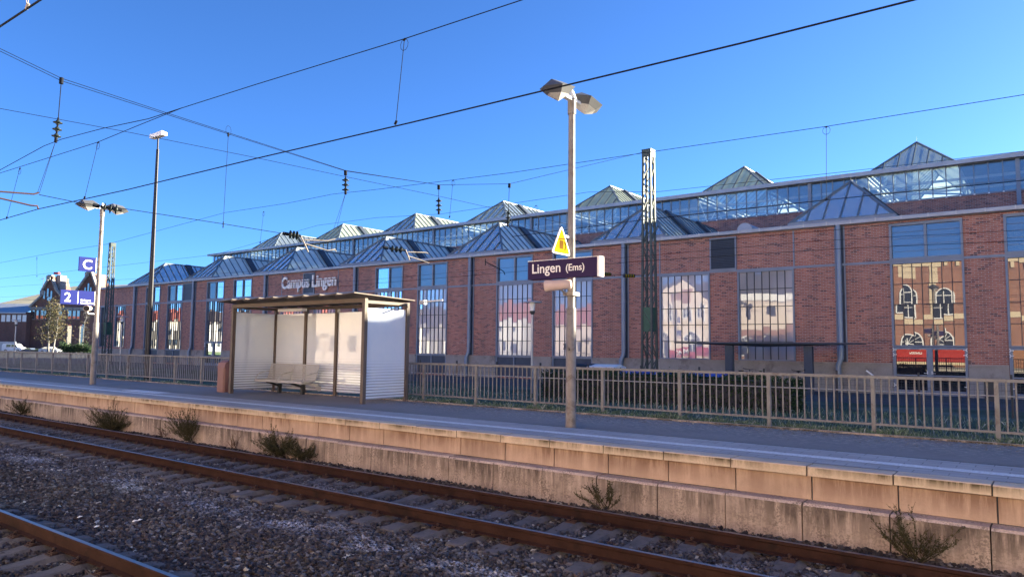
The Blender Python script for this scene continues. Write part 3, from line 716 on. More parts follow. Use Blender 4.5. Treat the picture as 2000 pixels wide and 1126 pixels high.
# --- roof lanterns
def lantern(cx, yf, hw, run, yb, zb, zr, gm, hipback, hatch, step=.76):
    """glass saddle roof with a hipped front; returns its glazing object"""
    ya = yf+run; ye = yb-run if hipback else yb
    A = Vector((cx,ya,zr)); E = Vector((cx,ye,zr))
    P = [Vector((cx-hw,yf,zb)), Vector((cx+hw,yf,zb)), Vector((cx+hw,yb,zb)), Vector((cx-hw,yb,zb))]
    g = MB(); g.poly([P[0],P[1],A]); g.quad(P[1],P[2],E,A); g.quad(P[3],P[0],A,E); g.poly([P[2],P[3],E])
    root = g.build('roof_lantern', gm, hall)
    f = MB()
    for a, c in ((P[0],A),(P[1],A),(A,E),(P[2],E),(P[3],E)): f.bar(a+Vector((0,0,.03)), c+Vector((0,0,.03)), .12, .10)
    for a, c in ((P[0],P[1]),(P[1],P[2]),(P[2],P[3]),(P[3],P[0])): f.bar(a, c, .12, .14)
    nh = 6
    for i in range(1, nh):                                 # rafters of the hip
        t = -hw+2*hw*i/nh; k = 1-abs(t)/hw
        f.bar((cx+t,yf,zb+.03), (cx+t,yf+run*k,zb+(zr-zb)*k+.03), .07, .08)
    for sg in (-1, 1):
        y = yf+step
        while y < yb-.2:
            k = 1.0
            if y < ya: k = (y-yf)/run
            if hipback and y > ye: k = (yb-y)/run
            f.bar((cx+sg*hw,y,zb+.03), (cx+sg*hw*(1-k),y,zb+(zr-zb)*k+.03), .06, .08); y += step
    f.build('glazing_bar', MT['lantern_bar'], root)
    cb = MB(); zc = 8.54 if zb < 10 else 13.98
    cb.box(cx-hw-.08, cx+hw+.08, yf-.08, yf+.02, zc, zb+.02)
    for sg in (-1, 1): cb.box(cx+sg*(hw+.04)-.05, cx+sg*(hw+.04)+.05, yf+.02, yb, zc, zb+.02)
    cb.build('curb', MT['frame'], root)
    for yh in hatch:
        for sg in (-1, 1):
            h = MB(); nrm = Vector((sg*(zr-zb), 0, hw)).normalized()*.10
            h.bar(Vector((cx+sg*hw*.95,yh,zb+(zr-zb)*.05))+nrm, Vector((cx+sg*.06,yh,zr-.02))+nrm, .62, .16, nrm)
            h.build('vent_flap', MT['dark_frame'], root)
    rd = MB(); rd.tube([(cx,ya,zr),(cx,ya,zr+.42)], .004, 4); rd.build('lightning_rod', MT['dark_frame'], root)
    return root
# --- the high nave behind with its clerestory
YN = 52.0; XN = -88.6
m = MB()
m.quad((XN,YN,8.4),(XR,YN,8.4),(XR,YN,11.88),(XN,YN,11.88)); m.quad((XN,70,0),(XN,70,13.9),(XR,70,13.9),(XR,70,0))
m.quad((XN,YN,8.4),(XN,YN,11.88),(XN,70,11.88),(XN,70,8.4)); m.quad((XR,YN,0),(XR,70,0),(XR,70,13.9),(XR,YN,13.9))
m.build('nave_wall', MT['brick'], hall)
m = MB(); m.box(XN, XR, YN+.2, 69.8, 8.9, 9.0); m.build('floor', MT['plinth'], hall)
m = MB(); m.quad((XN,YN,11.88),(XR,YN,11.88),(XR,YN,13.82),(XN,YN,13.82)); m.quad((XN,YN,11.88),(XN,YN,13.82),(XN,69.9,13.82),(XN,69.9,11.88)); cg = m.build('clerestory', MT['cler_glass'], hall)
m = MB(); x_ = -1.70-BAY*8; k = 0
while x_ < 30:
    if x_ > XN:
        if k % 16 == 0: m.box(x_-.11, x_+.11, YN-.14, YN+.06, 10.9, 13.80)
        else: m.box(x_-.028, x_+.028, YN-.06, YN+.03, 11.90, 13.80)
    x_ += BAY/16; k += 1
y_ = YN+.8
while y_ < 69.5: m.box(XN-.06, XN+.03, y_-.03, y_+.03, 11.9, 13.8); y_ += .8
m.box(XN-.05, XR, YN-.10, YN-.065, 11.84, 11.94); m.box(XN-.05, XR, YN-.062, YN-.03, 12.55, 12.58)
m.build('mullion', MT['frame'], cg)
m = MB(); x_ = -1.70-BAY*8; k = 0
while x_ < 30:
    if x_ > XN and k % 16: m.box(x_-.045, x_+.045, YN-.13, YN-.101, 11.84, 11.92)
    x_ += BAY/16; k += 1
m.build('fixing_clip', MT['white'], cg)
HW2 = 2.62
LX = [-7.35-BAY*k for k in range(-4, 7)]
m = MB(); cur = XN-.5
for lx in sorted(LX):
    m.box(cur, lx-HW2, YN-.45, 70.2, 13.84, 13.98); cur = lx+HW2
m.box(cur, XR+.3, YN-.45, 70.2, 13.84, 13.98)
for lx in LX: m.box(lx-HW2, lx+HW2, YN-.45, YN+.3, 13.84, 13.98); m.box(lx-HW2, lx+HW2, 69.2, 70.2, 13.84, 13.98)
m.build('nave_roof', MT['zinc'], hall)
m = MB(); m.prism([(YN-.50,13.80),(YN-.44,13.80),(YN-.44,14.06),(YN-.52,14.06)], 'x', XN-.55, XR+.3); m.build('eave_gutter', MT['zinc'], hall)
# white steel trusses inside
def truss(x):
    t = MB(); n = 9; y0, y1 = YN+.5, 69.5
    t.bar((x,y0,12.1),(x,y1,12.1), .12, .14); t.bar((x,y0,13.6),(x,y1,13.6), .12, .14)
    for i in range(n):
        a = y0+(y1-y0)*i/n; c = y0+(y1-y0)*(i+1)/n
        t.bar((x,a,12.1 if i % 2 else 13.6),(x,c,13.6 if i % 2 else 12.1), .08, .08)
    return t
tr0 = truss(0).build('roof_truss', MT['white'], hall); k = 0
xs_ = [lx+s_*HW2*1.02 for lx in LX for s_ in (-1, 1) if lx < 20]
for i, x_ in enumerate(xs_):
    o = tr0 if i == 0 else tr0.copy()
    if i: C.objects.link(o)
    o.location = (x_, 0, 0)
m = MB()
for yy in (54.5, 58, 61.5, 65):
    m.bar((XN+.5,yy,13.45),(XR-.5,yy,13.45), .1, .16)
for lx in LX:
    if lx > 20: continue
    for s_ in (-1, 1): m.bar((lx+s_*HW2,YN+1.0,12.2),(lx-s_*HW2,YN+4.6,13.5), .1, .12)
m.build('roof_beam', MT['white'], hall)
for k in range(-3, 7):
    lantern(-8.6-BAY*k, 38.32, 2.42, 2.7, 51.95, 8.80, 11.22, MT['lantern_glass'], False, (43.6, 48.6))
for lx in LX:
    lantern(lx, 52.35, 2.55, 2.7, 69.0, 14.08, 16.40, MT['lantern_glass_high'], True, (57.6, 63.0))
# --- lettering on the facade
sgn = thing('building_lettering', 'big pale cut-out letters reading Campus Lingen on the red brick wall', 'lettering', (-53.4, YF-.12, 7.2))
def slit_text(txt, x, width, cap):
    me = text_mesh(txt, 1.0, .05, .022)
    bm = bmesh.new(); bm.from_mesh(me)
    xs1 = [v.co.x for v in bm.verts]; wx = max(xs1)-min(xs1); x0 = min(xs1)
    hc = .70
    for v in bm.verts: v.co = Vector(((v.co.x-x0)*width/wx, v.co.y*cap/hc, v.co.z))
    out = []
    for lo, hi in ((-9, cap*.50), (cap*.58, 9)):
        b2 = bm.copy()
        for co, no in ((lo, -1), (hi, 1)):
            bmesh.ops.bisect_plane(b2, geom=b2.verts[:]+b2.edges[:]+b2.faces[:], plane_co=(0,co,0), plane_no=(0,no,0), clear_outer=True)
        m2 = bpy.data.meshes.new('letters'); b2.to_mesh(m2); b2.free()
        mt = Matrix.Translation((x, YF-.17, 7.12)) @ Matrix.Rotation(rad(90), 4, 'X')
        text_obj('letters', m2, MT['offwhite'], mt, sgn)
    bm.free()
slit_text('Campus', -53.45, 3.75, .98); slit_text('Lingen', -49.32, 3.05, .98)

# ================================================================== PLATFORM OBJECTS
# ---- railing along the back of the platform
YR = 15.1
rl = thing('platform_railing', 'brown painted steel railing with thin upright bars along the back of the platform', 'railing', (-2.9, YR, PZ))
post_x = [-.94+1.94*k for k in (1, 0)] + [-.94-1.94*k for k in range(1, 28)]
def railing_run(xa, xb):
    m = MB(); m.box(xa, xb, YR-.05, YR+.05, 1.795, 1.85); m.box(xa, xb, YR-.035, YR+.035, .925, .965); m.build('rail', MT['fence'], rl)
railing_run(-15.25, 3.2); railing_run(-56, -21.25)
m = MB(); m.tube([(-15.2,YR+.16,1.55),(3.2,YR+.16,1.55)], .012, 6); m.build('cable', MT['galv_clean'], rl)
def in_gap(x): return -21.3 < x < -15.2
for i, px in enumerate(post_x):
    if not in_gap(px):
        m = MB(); m.box(px-.035, px+.035, YR-.04, YR+.04, PZ-.1, 1.795); m.build('post', MT['fence'], rl)
    m = MB(); cnt = 0
    for k in range(1, 14):
        bx = px-1.94*k/14
        if not in_gap(bx) and bx > -55.5: m.tube([(bx,YR,.965),(bx,YR,1.795)], .0165, 6, False); cnt += 1
    if cnt: m.build('baluster_panel', MT['fence'], rl)

# ---- waiting shelter
SX0, SX1, SY0, SY1 = -21.05, -14.87, 13.15, 14.72
sh = thing('waiting_shelter', 'open platform shelter with frosted striped glass walls and a flat overhanging roof', 'shelter', ((SX0+SX1)/2, SY1, PZ))
for (px, py) in ((SX0,SY0),(SX1,SY0),(SX0,SY1),(-19.42,SY1),(-17.9,SY1),(-16.4,SY1),(SX1,SY1)):
    m = MB(); m.box(px-.055, px+.055, py-.055, py+.055, PZ-.02, 3.47 if py == SY0 else 3.44); m.build('post', MT['shelter'], sh)
m = MB(); m.box(SX0-.055, SX1+.055, SY0-.05, SY0+.05, 3.47, 3.58); m.box(SX0-.05, SX1+.05, SY1-.05, SY1+.05, 3.44, 3.54)
for px in (SX0, SX1): m.box(px-.05, px+.05, SY0+.05, SY1-.05, 3.45, 3.53)
m.build('beam', MT['shelter'], sh)
rf = MB(); n = 9; x0, x1 = -21.25, -14.86                       # overlapping louvre-like roof panels
for i in range(n):
    a = x0+(x1-x0)*i/n; c = x0+(x1-x0)*(i+1)/n
    for (ya, yb, za, zb) in ((12.70, 14.96, 3.67, 3.585),):
        rf.add([(a,ya,za-.035),(c+.06,ya,za+.02),(c+.06,yb,zb+.02),(a,yb,zb-.035),(a,ya,za-.008),(c+.06,ya,za+.047),(c+.06,yb,zb+.047),(a,yb,zb-.008)],
               [(3,2,1,0),(4,5,6,7),(0,1,5,4),(1,2,6,5),(2,3,7,6),(3,0,4,7)])
rf.build('roof', MT['shelter'], sh)
m = MB(); m.box(-14.60, -14.40, 14.92, 15.03, 3.50, 3.62); m.bar((-14.5,15.0,3.58),(-13.95,15.2,3.62), .04, .04); m.build('gutter_spout', MT['galv_clean'], sh)
m = MB(); m.box(-19.8, -18.6, 13.9, 14.1, 3.36, 3.44); m.build('ceiling_lamp', MT['white'], sh)
bx = [SX0, -19.42, -17.9, -16.4, SX1]
for a, c in zip(bx[:-1], bx[1:]):
    m = MB(); m.box(a+.065, c-.065, SY1-.008, SY1+.008, .88, 3.33); m.build('glass_panel', MT['shelter_glass'], sh)
for px in (SX0, SX1):
    m = MB(); m.box(px-.008, px+.008, SY0+.065, SY1-.065, .88, 3.33); m.build('glass_panel', MT['shelter_glass'], sh)

# ---- bench with two double seats
bn = thing('bench', 'wire mesh steel bench inside the shelter', 'bench', (-19.6, 14.35, PZ))
def bench_seat(xa, xb):
    s = MB(); prof = [(13.86,1.145),(13.90,1.19),(14.0,1.205),(14.25,1.18),(14.34,1.20)]
    for i in range(14):
        t = i/13; y = 13.88+.46*t; z = 1.20-.035*math.sin(t*math.pi); s.tube([(xa,y,z),(xb,y,z)], .013, 5)
    for i in range(18):
        x = xa+(xb-xa)*i/17; s.tube([(x,13.86,1.16),(x,13.88,1.195),(x,14.1,1.175),(x,14.35,1.20)], .007, 4)
    s.tube([(xa,13.87,1.16),(xb,13.87,1.16)], .02, 6); s.build('seat', MT['steel_seat'], bn)
    s = MB()
    for i in range(13):
        t = i/12; y = 14.36+.14*t; z = 1.24+.44*t; s.tube([(xa,y,z),(xb,y,z)], .013, 5)
    for i in range(18):
        x = xa+(xb-xa)*i/17; s.tube([(x,14.35,1.21),(x,14.50,1.69)], .007, 4)
    s.tube([(xa,14.50,1.69),(xb,14.50,1.69)], .02, 6); s.build('backrest', MT['steel_seat'], bn)
    for x in (xa-.02, xb+.02):
        s = MB(); s.tube([(x,14.50,1.70),(x,14.36,1.22),(x,13.86,1.16)], .016, 6); s.tube([(x,13.9,1.17),(x,13.93,1.30),(x,14.05,1.40),(x,14.2,1.43),(x,14.43,1.47)], .014, 6); s.build('armrest', MT['steel_seat'], bn)
bench_seat(-20.85, -19.72); bench_seat(-19.62, -18.45)
m = MB(); m.box(-20.9, -18.4, 14.43, 14.49, 1.08, 1.13); m.build('beam', MT['steel_seat'], bn)
for x in (-20.35, -19.15):
    m = MB(); m.box(x-.05, x+.05, 14.40, 14.50, PZ-.01, 1.06); m.bar((x,14.42,1.0),(x,13.95,1.15), .05, .06); m.build('support_leg', MT['grey_plastic'], bn)
m = MB(); m.prism([(13.95,1.14),(14.5,1.05),(14.5,.9),(14.42,.9),(14.3,1.02)], 'x', -18.33, -18.31); m.build('end_plate', MT['steel_seat'], bn)

# ---- bin left of the shelter
lb = thing('litter_bin', 'faded red litter bin behind the left front post of the shelter', 'bin', (-21.75, 13.4, PZ))
m = MB(); m.prism([(-21.93,13.2),(-21.60,13.2),(-21.56,13.25),(-21.56,13.55),(-21.60,13.6),(-21.93,13.6),(-21.97,13.55),(-21.97,13.25)], 'z', PZ, 1.55); m.build('body', MT['binpink'], lb)
m = MB(); m.prism([(13.2,1.55),(13.6,1.55),(13.55,1.72),(13.4,1.80),(13.25,1.72)], 'x', -21.97, -21.56); m.build('hood', MT['binpink'], lb)

# ---- platform lamps with two faceted heads
def lamp(px, py, label, ztop, r0, tilt):
    o = thing('platform_lamp', label, 'street lamp', (px, py, PZ))
    m = MB(); m.tube([(px,py,PZ),(px,py,PZ+2.3),(px,py,PZ+2.32),(px,py,ztop)], [r0,r0*.93,r0*.74,r0*.62], 16); m.tube([(px,py,ztop-.25),(px,py,ztop+.06)], r0*.8, 16); m.build('pole', MT['galv'], o)
    m = MB(); m.box(px-.05, px+.05, py-.28, py+.28, ztop+.02, ztop+.08); m.prism([(px-.10,ztop+.05),(px+.10,ztop+.05),(px+.02,ztop+.25),(px-.04,ztop+.25)], 'y', py-.03, py+.03); m.build('bracket', MT['offwhite'], o)
    for sg in (-1, 1):
        cy = py+sg*.53; cz = ztop+.12
        ring = [(0,-.46,.0),(.27,-.22,.02),(.27,.24,.02),(0,.46,.0),(-.27,.24,.02),(-.27,-.22,.02)]
        top = [(0,-.18,.17),(0,.20,.17)]; bot = [(0,.0,-.24)]; mid = [(q[0]*.62,q[1]*.62,-.11) for q in ring]
        rot = Matrix.Rotation(rad(tilt*sg), 4, 'X')
        P = lambda q: (rot @ Vector(q)) + Vector((px,cy,cz))
        m = MB(); V = [P(q) for q in ring+top]
        m.add(V, [(0,1,6),(1,2,7,6),(2,3,7),(3,4,7),(4,5,6,7),(5,0,6)])
        V = [P(q) for q in ring+mid]; m.add(V, [((i+1)%6,i,6+i,6+(i+1)%6) for i in range(6)])
        hd = m.build('lamp_head', MT['lampdark'], o)
        m = MB(); V = [P(q) for q in mid]+[P(q) for q in bot]
        m.add(V, [(1,0,6),(2,1,6),(3,2,6),(4,3,6),(5,4,6),(0,5,6)]); m.build('reflector', MT['lampwhite'], hd)
    return o
LXR, LYR = -7.70, 12.12
lamp(LXR, LYR, 'grey platform lamp with two faceted heads carrying the station name board', 7.24, .105, -9)
LXL, LYL = -28.95, 12.40
lamp(LXL, LYL, 'grey platform lamp with two faceted heads beside the blue signs left of the shelter', 7.36, .105, -6)

# station name board
sb = thing('station_sign', 'long dark violet board reading Lingen (Ems) on the lamp post', 'sign', (-7.75, LYR-.16, 3.86))
m = MB(); m.box(-8.57, -6.95, LYR-.26, LYR-.10, 3.67, 4.035); m.build('board', MT['navy'], sb)
m = MB(); m.box(-6.95, -6.905, LYR-.27, LYR-.09, 3.66, 4.045); m.box(-8.575, -6.90, LYR-.255, LYR-.105, 4.035, 4.047); m.build('end_cap', MT['offwhite'], sb)
R90 = Matrix.Rotation(rad(90), 4, 'X')
t = text_mesh('Lingen', .27, .003, .003, 1.0); text_obj('lettering', t, MT['offwhite'], Matrix.Translation((-8.475, LYR-.264, 3.79)) @ R90, sb)
t = text_mesh('(Ems)', .19, .003, .002, 1.0); text_obj('lettering', t, MT['offwhite'], Matrix.Translation((-7.665, LYR-.264, 3.80)) @ R90, sb)
m = MB(); m.box(-7.80, -7.60, LYR-.10, LYR+.10, 3.80, 3.84); m.build('bracket', MT['galv'], sb)

# warning triangle, its face turned along the track
wt = thing('warning_sign', 'yellow warning triangle with a red-brown pictogram above the station name board', 'sign', (-7.72, 11.72, 4.1))
def rtri(y0, y1, zb, zt, r, n=5):
    pts = []; cor = [Vector((y0,zb)), Vector((y1,zb)), Vector(((y0+y1)/2,zt))]
    for i in range(3):
        p, a, c = cor[i], cor[i-1], cor[(i+1)%3]; u = (a-p).normalized(); v = (c-p).normalized()
        for k in range(n):
            s_ = k/(n-1); pts.append(p + (u*(1-s_)**2 + v*s_**2)*r*1.6)
    return [(q.x, q.y) for q in pts]
m = MB(); m.prism(rtri(11.40,12.07,4.11,4.68,.05), 'x', -7.70, -7.675); m.build('plate', MT['offwhite'], wt)
m = MB(); m.prism(rtri(11.45,12.02,4.135,4.63,.04), 'x', -7.674, -7.671); m.build('face', MT['yellow'], wt)
m = MB(); m.box(-7.6705, -7.668, 11.66, 11.78, 4.22, 4.38); m.bar((-7.669,11.62,4.40),(-7.669,11.86,4.43), .006, .02); m.tube([(-7.669,11.84,4.20),(-7.669,11.88,4.30),(-7.669,11.83,4.36)], .008, 5); m.build('pictogram', plain('pictogram_ochre', (.10,.05,.012), .9, spec=0.0), wt)
m = MB(); m.box(-7.72, -7.69, 11.78, LYR+.02, 4.47, 4.51); m.box(-7.72, -7.69, 11.95, LYR+.02, 4.13, 4.16); m.build('bracket', MT['offwhite'], wt)

def speaker(px, py, pz, d, label):
    o = thing('loudspeaker', label, 'loudspeaker', (px, py, pz))
    m = MB(); c = Vector((px,py,pz)); d = Vector(d).normalized()
    m.tube([c-d*.26, c-d*.25, c-d*.1, c+d*.1, c+d*.24, c+d*.27], [.06,.085,.095,.105,.12,.11], 14); m.build('housing', MT['pinkish'], o)
    m = MB(); m.tube([c+d*.262, c+d*.275], .098, 14); m.build('mouth', MT['black'], o)
    return o, c, d
o, c_, d_ = speaker(-7.83, 11.86, 3.53, (-.9,-.35,-.08), 'pale horn loudspeaker under the station name board')
m = MB(); m.tube([(-7.80,11.9,3.45),(-7.74,12.0,3.36),(-7.70,12.12,3.36)], .022, 8); m.box(-7.82, -7.58, 12.0, 12.24, 3.33, 3.40); m.build('bracket', MT['galv'], o)
o, c_, d_ = speaker(LXL+.05, LYL-.32, 3.60, (.75,-.55,-.05), 'pale horn loudspeaker under the blue platform number sign')
m = MB(); m.tube([(LXL,LYL-.35,3.52),(LXL,LYL-.3,3.40),(LXL,LYL,3.40)], .03, 8); m.build('bracket', MT['offwhite'], o)

npl = thing('pole_number', 'black number 24b stuck on the lamp post below the loudspeaker', 'number', (LXR, LYR-.1, 2.33))
t = text_mesh('24', .16, .001, .004, .62); text_obj('digits', t, MT['black'], Matrix.Translation((LXR-.115, LYR-.099, 2.28)) @ Matrix.Rotation(rad(-28), 4, 'Z') @ R90, npl)
t = text_mesh('b', .09, .001, .003, .7); text_obj('letter', t, MT['black'], Matrix.Translation((LXR+.015, LYR-.112, 2.26)) @ Matrix.Rotation(rad(10), 4, 'Z') @ R90, npl)

# blue signs on the left lamp, facing along the platform
RS = Matrix.Rotation(rad(90), 4, 'Z') @ R90            # reads towards +Y seen from +X
def blue_sign(y0, y1, z0, z1, name, label):
    o = thing(name, label, 'sign', (LXL, (y0+y1)/2, z0))
    m = MB(); m.box(LXL-.03, LXL+.03, y0, y1, z0, z1); m.build('board', MT['blue'], o)
    m = MB(); m.box(LXL-.035, LXL+.035, y1, y1+.015, z0-.005, z1+.005); m.build('end_cap', MT['offwhite'], o)
    return o
o = blue_sign(11.68, 12.26, 4.97, 5.50, 'sector_sign', 'square blue sign with a white letter C on the left lamp')
t = text_mesh('C', .50, .002, .006); text_obj('lettering', t, MT['offwhite'], Matrix.Translation((LXL+.033, 11.79, 5.06)) @ RS, o)
m = MB(); m.box(LXL-.02, LXL+.02, 12.27, LYL, 5.36, 5.39); m.box(LXL-.02, LXL+.02, 12.27, LYL, 5.06, 5.09); m.build('bracket', MT['black'], o)
o = blue_sign(11.12, 12.28, 3.72, 4.24, 'platform_number_sign', 'wide blue sign with a white 2 and small direction text on the left lamp')
t = text_mesh('2', .46, .002, .006); text_obj('lettering', t, MT['offwhite'], Matrix.Translation((LXL+.033, 11.24, 3.82)) @ RS, o)
t = text_mesh('Richtung', .10, .002, .002); text_obj('lettering', t, MT['offwhite'], Matrix.Translation((LXL+.033, 11.80, 3.86)) @ RS, o)
t = text_mesh('Leer/Emden', .10, .002, .002, .95); text_obj('lettering', t, MT['offwhite'], Matrix.Translation((LXL+.033, 11.80, 3.76)) @ RS, o)
m = MB(); m.box(LXL+.0305, LXL+.034, 11.695, 11.715, 3.76, 4.20); m.build('divider', MT['offwhite'], o)
m = MB(); m.box(LXL-.02, LXL+.02, 12.295, LYL, 4.10, 4.13); m.box(LXL-.02, LXL+.02, 12.295, LYL, 3.80, 3.83); m.build('bracket', MT['black'], o)

# ---- tall dark pole with a floodlight box
TP = Vector((-34.6, 17.2, .4))
o = thing('floodlight_mast', 'tall dark steel mast with a white lamp box on top behind the railing', 'mast', tuple(TP))
zt = onY(309, 268, TP.y).z
m = MB(); xb = onY(288.5, 690, TP.y).x; xt = onY(309, 268, TP.y).x; xm = (xb+xt)/2
for q in (-1, 1): m.tube([(xb+q*.10,TP.y,.3),(xm+q*.08,TP.y,zt*.5),(xt+q*.03,TP.y,zt-.6)], [.09,.07,.05], 10)
m.bar((xb,TP.y+.02,.3),(xt,TP.y+.02,zt-.6), .14, .06, (0,1,0)); m.tube([(xt,TP.y,zt-.7),(xt,TP.y,zt+.02)], .04, 8)
for q in range(3): m.bar((xt,TP.y,zt-1.0-.7*q),(xt+.22,TP.y-.1,zt-1.0-.7*q), .03, .05)
m.build('pole', MT['black'], o)
m = MB(); m.prism([(TP.y-.14,zt),(TP.y+.14,zt),(TP.y+.14,zt+.16),(TP.y-.14,zt+.20)], 'x', xt-.58, xt+.58); m.build('lamp_box', MT['offwhite'], o)

# ---- lattice masts
def lattice_mast(name, label, px, py, ztop, wb, wt_, plate=True):
    o = thing(name, label, 'mast', (px, py, .3)); m = MB(); z0 = .2
    def half(z): return (wb+(wt_-wb)*(z-z0)/(ztop-z0))/2
    for sx_ in (-1, 1):
        for sy_ in (-1, 1): m.bar((px+sx_*half(z0),py+sy_*half(z0),z0),(px+sx_*half(ztop),py+sy_*half(ztop),ztop), .10, .10, (0,1,0))
    m.build('upright', MT['mast_green'], o)
    b = MB(); n = int((ztop-z0)/.78); sg = 1
    for i in range(n):
        a = z0+(ztop-z0)*i/n; c = z0+(ztop-z0)*(i+1)/n; ha, hc = half(a), half(c)
        for f in range(4):
            p, q = (sg, -sg)
            A, B = {0: ((px+p*ha,py-ha,a),(px+q*hc,py-hc,c)), 1: ((px+p*ha,py+ha,a),(px+q*hc,py+hc,c)), 2: ((px-ha,py+p*ha,a),(px-hc,py+q*hc,c)), 3: ((px+ha,py+p*ha,a),(px+hc,py+q*hc,c))}[f]
            b.bar(A, B, .055, .03)
        sg = -sg
    b.build('lattice', MT['mast_green'], o)
    if plate:
        m = MB(); h = half(3.5)+.005; m.box(px-h, px+h, py-h-.004, py-h+.004, 3.15, 4.35); m.box(px+h-.004, px+h+.004, py-h+.004, py+h, 3.15, 4.35); m.build('name_plate', MT['mast_plate'], o)
    m = MB(); h = half(ztop)+.07; m.box(px-h, px+h, py-h, py+h, ztop, ztop+.05); m.box(px-h+.01, px+h-.01, py-h+.01, py-h+.03, ztop-.35, ztop); m.box(px+h-.03, px+h-.01, py-h+.03, py+h-.01, ztop-.35, ztop); m.build('cap', MT['mast_green'], o)
    return o
MY = 33.0
MXr = onY(1268, 600, MY).x; MZ = onY(1271, 294, MY).z
lattice_mast('lattice_mast', 'green steel lattice mast rising before the hall right of the station name board', MXr, MY, MZ, .56, .38)
MXl = onY(213, 600, MY).x; MZl = onY(221, 475, MY).z
ml = lattice_mast('lattice_mast', 'slim steel lattice mast at the left end of the hall, behind the left lamp', MXl, MY, MZl, .62, .36)
m = MB()
for i in range(13): m.tube([(MXl-.75,MY-.75,1.0+.30*i),(MXl-.75,MY-.75,1.14+.30*i)], [.20,.20], 8)
m.tube([(MXl-.75,MY-.75,.4),(MXl-.75,MY-.75,5.0)], .05, 6); m.build('tension_weight', MT['insul'], ml)

# ================================================================== OVERHEAD LINE
def wire(name, label, pts, r=.010, group=None, sag=0.0, mat='wire', parent=None, n=14):
    pts = [Vector(p) for p in pts]
    if sag or len(pts) == 2:
        a, c = pts[0], pts[-1]
        pts = [a.lerp(c, i/n) - Vector((0,0,sag*4*(i/n)*(1-i/n))) for i in range(n+1)] if len(pts) == 2 else pts
    m = MB(); m.tube(pts, r, 6, True)
    if parent is not None: return m.build(name, MT[mat], parent)
    o = m.build(name, MT[mat]); return tag(o, label, 'wire', group)
def catenary(label, Yc, contact, mess, drops, rc=.013, rm=.010, Ym=None):
    """contact wire, messenger wire and droppers over one track; px points on the vertical plane Y=Yc"""
    Ym = Ym or Yc
    p0 = onY(*contact[0], Yc)
    o = thing('overhead_line', label, 'overhead line', tuple(p0), 0, 'overhead lines along the tracks')
    P = [onY(x, y, Yc) for x, y in contact]; Q = [onY(x, y, Ym) for x, y in mess]
    def ext(L_, d):
        return L_ + [L_[-1]+(L_[-1]-L_[-2]).normalized()*d]
    wire('contact_wire', '', ext(P, 14), rc, parent=o); wire('messenger_wire', '', ext(Q, 14), rm, parent=o)
    for (a, b) in drops:
        A, B = onY(*a, Ym), onY(*b, Yc)
        m = MB(); m.tube([A, B], .006, 5); m.tube([B+Vector((-.02,0,.0)), B+Vector((.02,0,.06))], .022, 6); m.tube([A+Vector((-.02,0,-.03)), A+Vector((.02,0,.0))], .018, 6)
        lp = [A+Vector((math.sin(t)*.09, 0, -.10+math.cos(t)*.10)) for t in [i*.7 for i in range(10)]]
        m.tube(lp, .005, 4); m.build('dropper', MT['wire'], o)
    return o
catenary('dark contact wire and carrying wire over the platform track, largest in the sky', 8.2,
    [(-60,447),(75,408),(250,370),(500,309.5),(800,240),(1100,168),(1450,84),(1785,0)],
    [(-60,357),(0,338),(190,278),(270,245),(355,211),(500,165),(790,76),(1020,0)],
    [((39,328),(13,427)),((192,277),(165,388)),((790,76),(773,243))], .0125, .009)
wire('overhead_wire', 'second carrying wire rising from the lower left under the insulator', [onY(*p, 8.2) for p in [(-40,355),(0,332),(86,285),(120,272),(200,251),(290,232),(355,211)]], .010)
catenary('thin contact and carrying wires crossing the tops of the upper roof lanterns', 18.5,
    [(1000,462),(1250,430),(1650,386.6),(2000,352)], [(0,513),(110,492),(213,476),(440,415),(560,397),(650,379),(735,370),(880,352),(1000,337),(1255,299),(1614,247),(2000,185)],
    [((1614,247),(1614,392)),((885,352),(878,425)),((515,413),(508,475)),((72,502),(72,540))], .010, .008)
catenary('faint contact and carrying wires in front of the brick of the hall', 22.4,
    [(650,560),(1000,531),(1250,510),(1650,485),(2000,470)], [(-30,548),(0,544),(200,522),(420,497),(620,440),(735,425),(860,418),(1150,375),(1283,374.6),(1650,335.4),(2000,295)],
    [((1047,401),(1047,440)),((105,535),(105,558))], .007, .007)
for lab, pts, yy in (('thin wire crossing the brick just under the gutter of the hall', [(0,560),(200,548),(650,520),(1250,482),(1650,447),(2000,410)], 22.0),
                     ('thin wire crossing the upper hall windows halfway up', [(0,580),(700,548),(1250,500),(1600,470),(2000,449)], 24.0)):
    wire('overhead_wire', lab, [onY(*p, yy) for p in pts], .006)
# the near track's line, cutting the top left corner
o = thing('overhead_line', 'thick wire with a clamp cutting the top left corner of the photo', 'overhead line', tuple(onY(53, 17, 3.0)))
P = [onY(*p, 3.0) for p in [(-70,97),(0,52),(79,0),(160,-55)]]
wire('contact_wire', '', P, .012, parent=o)
A = onY(53, 17, 3.0); m = MB(); m.tube([A+Vector((-.02,0,0)),A+Vector((.03,0,.05))], .018, 8); m.tube([A, onY(50,-12,3.0)], .005, 5); m.tube([A, onY(57,-12,3.0)], .005, 5); m.build('clamp', MT['galv'], o)

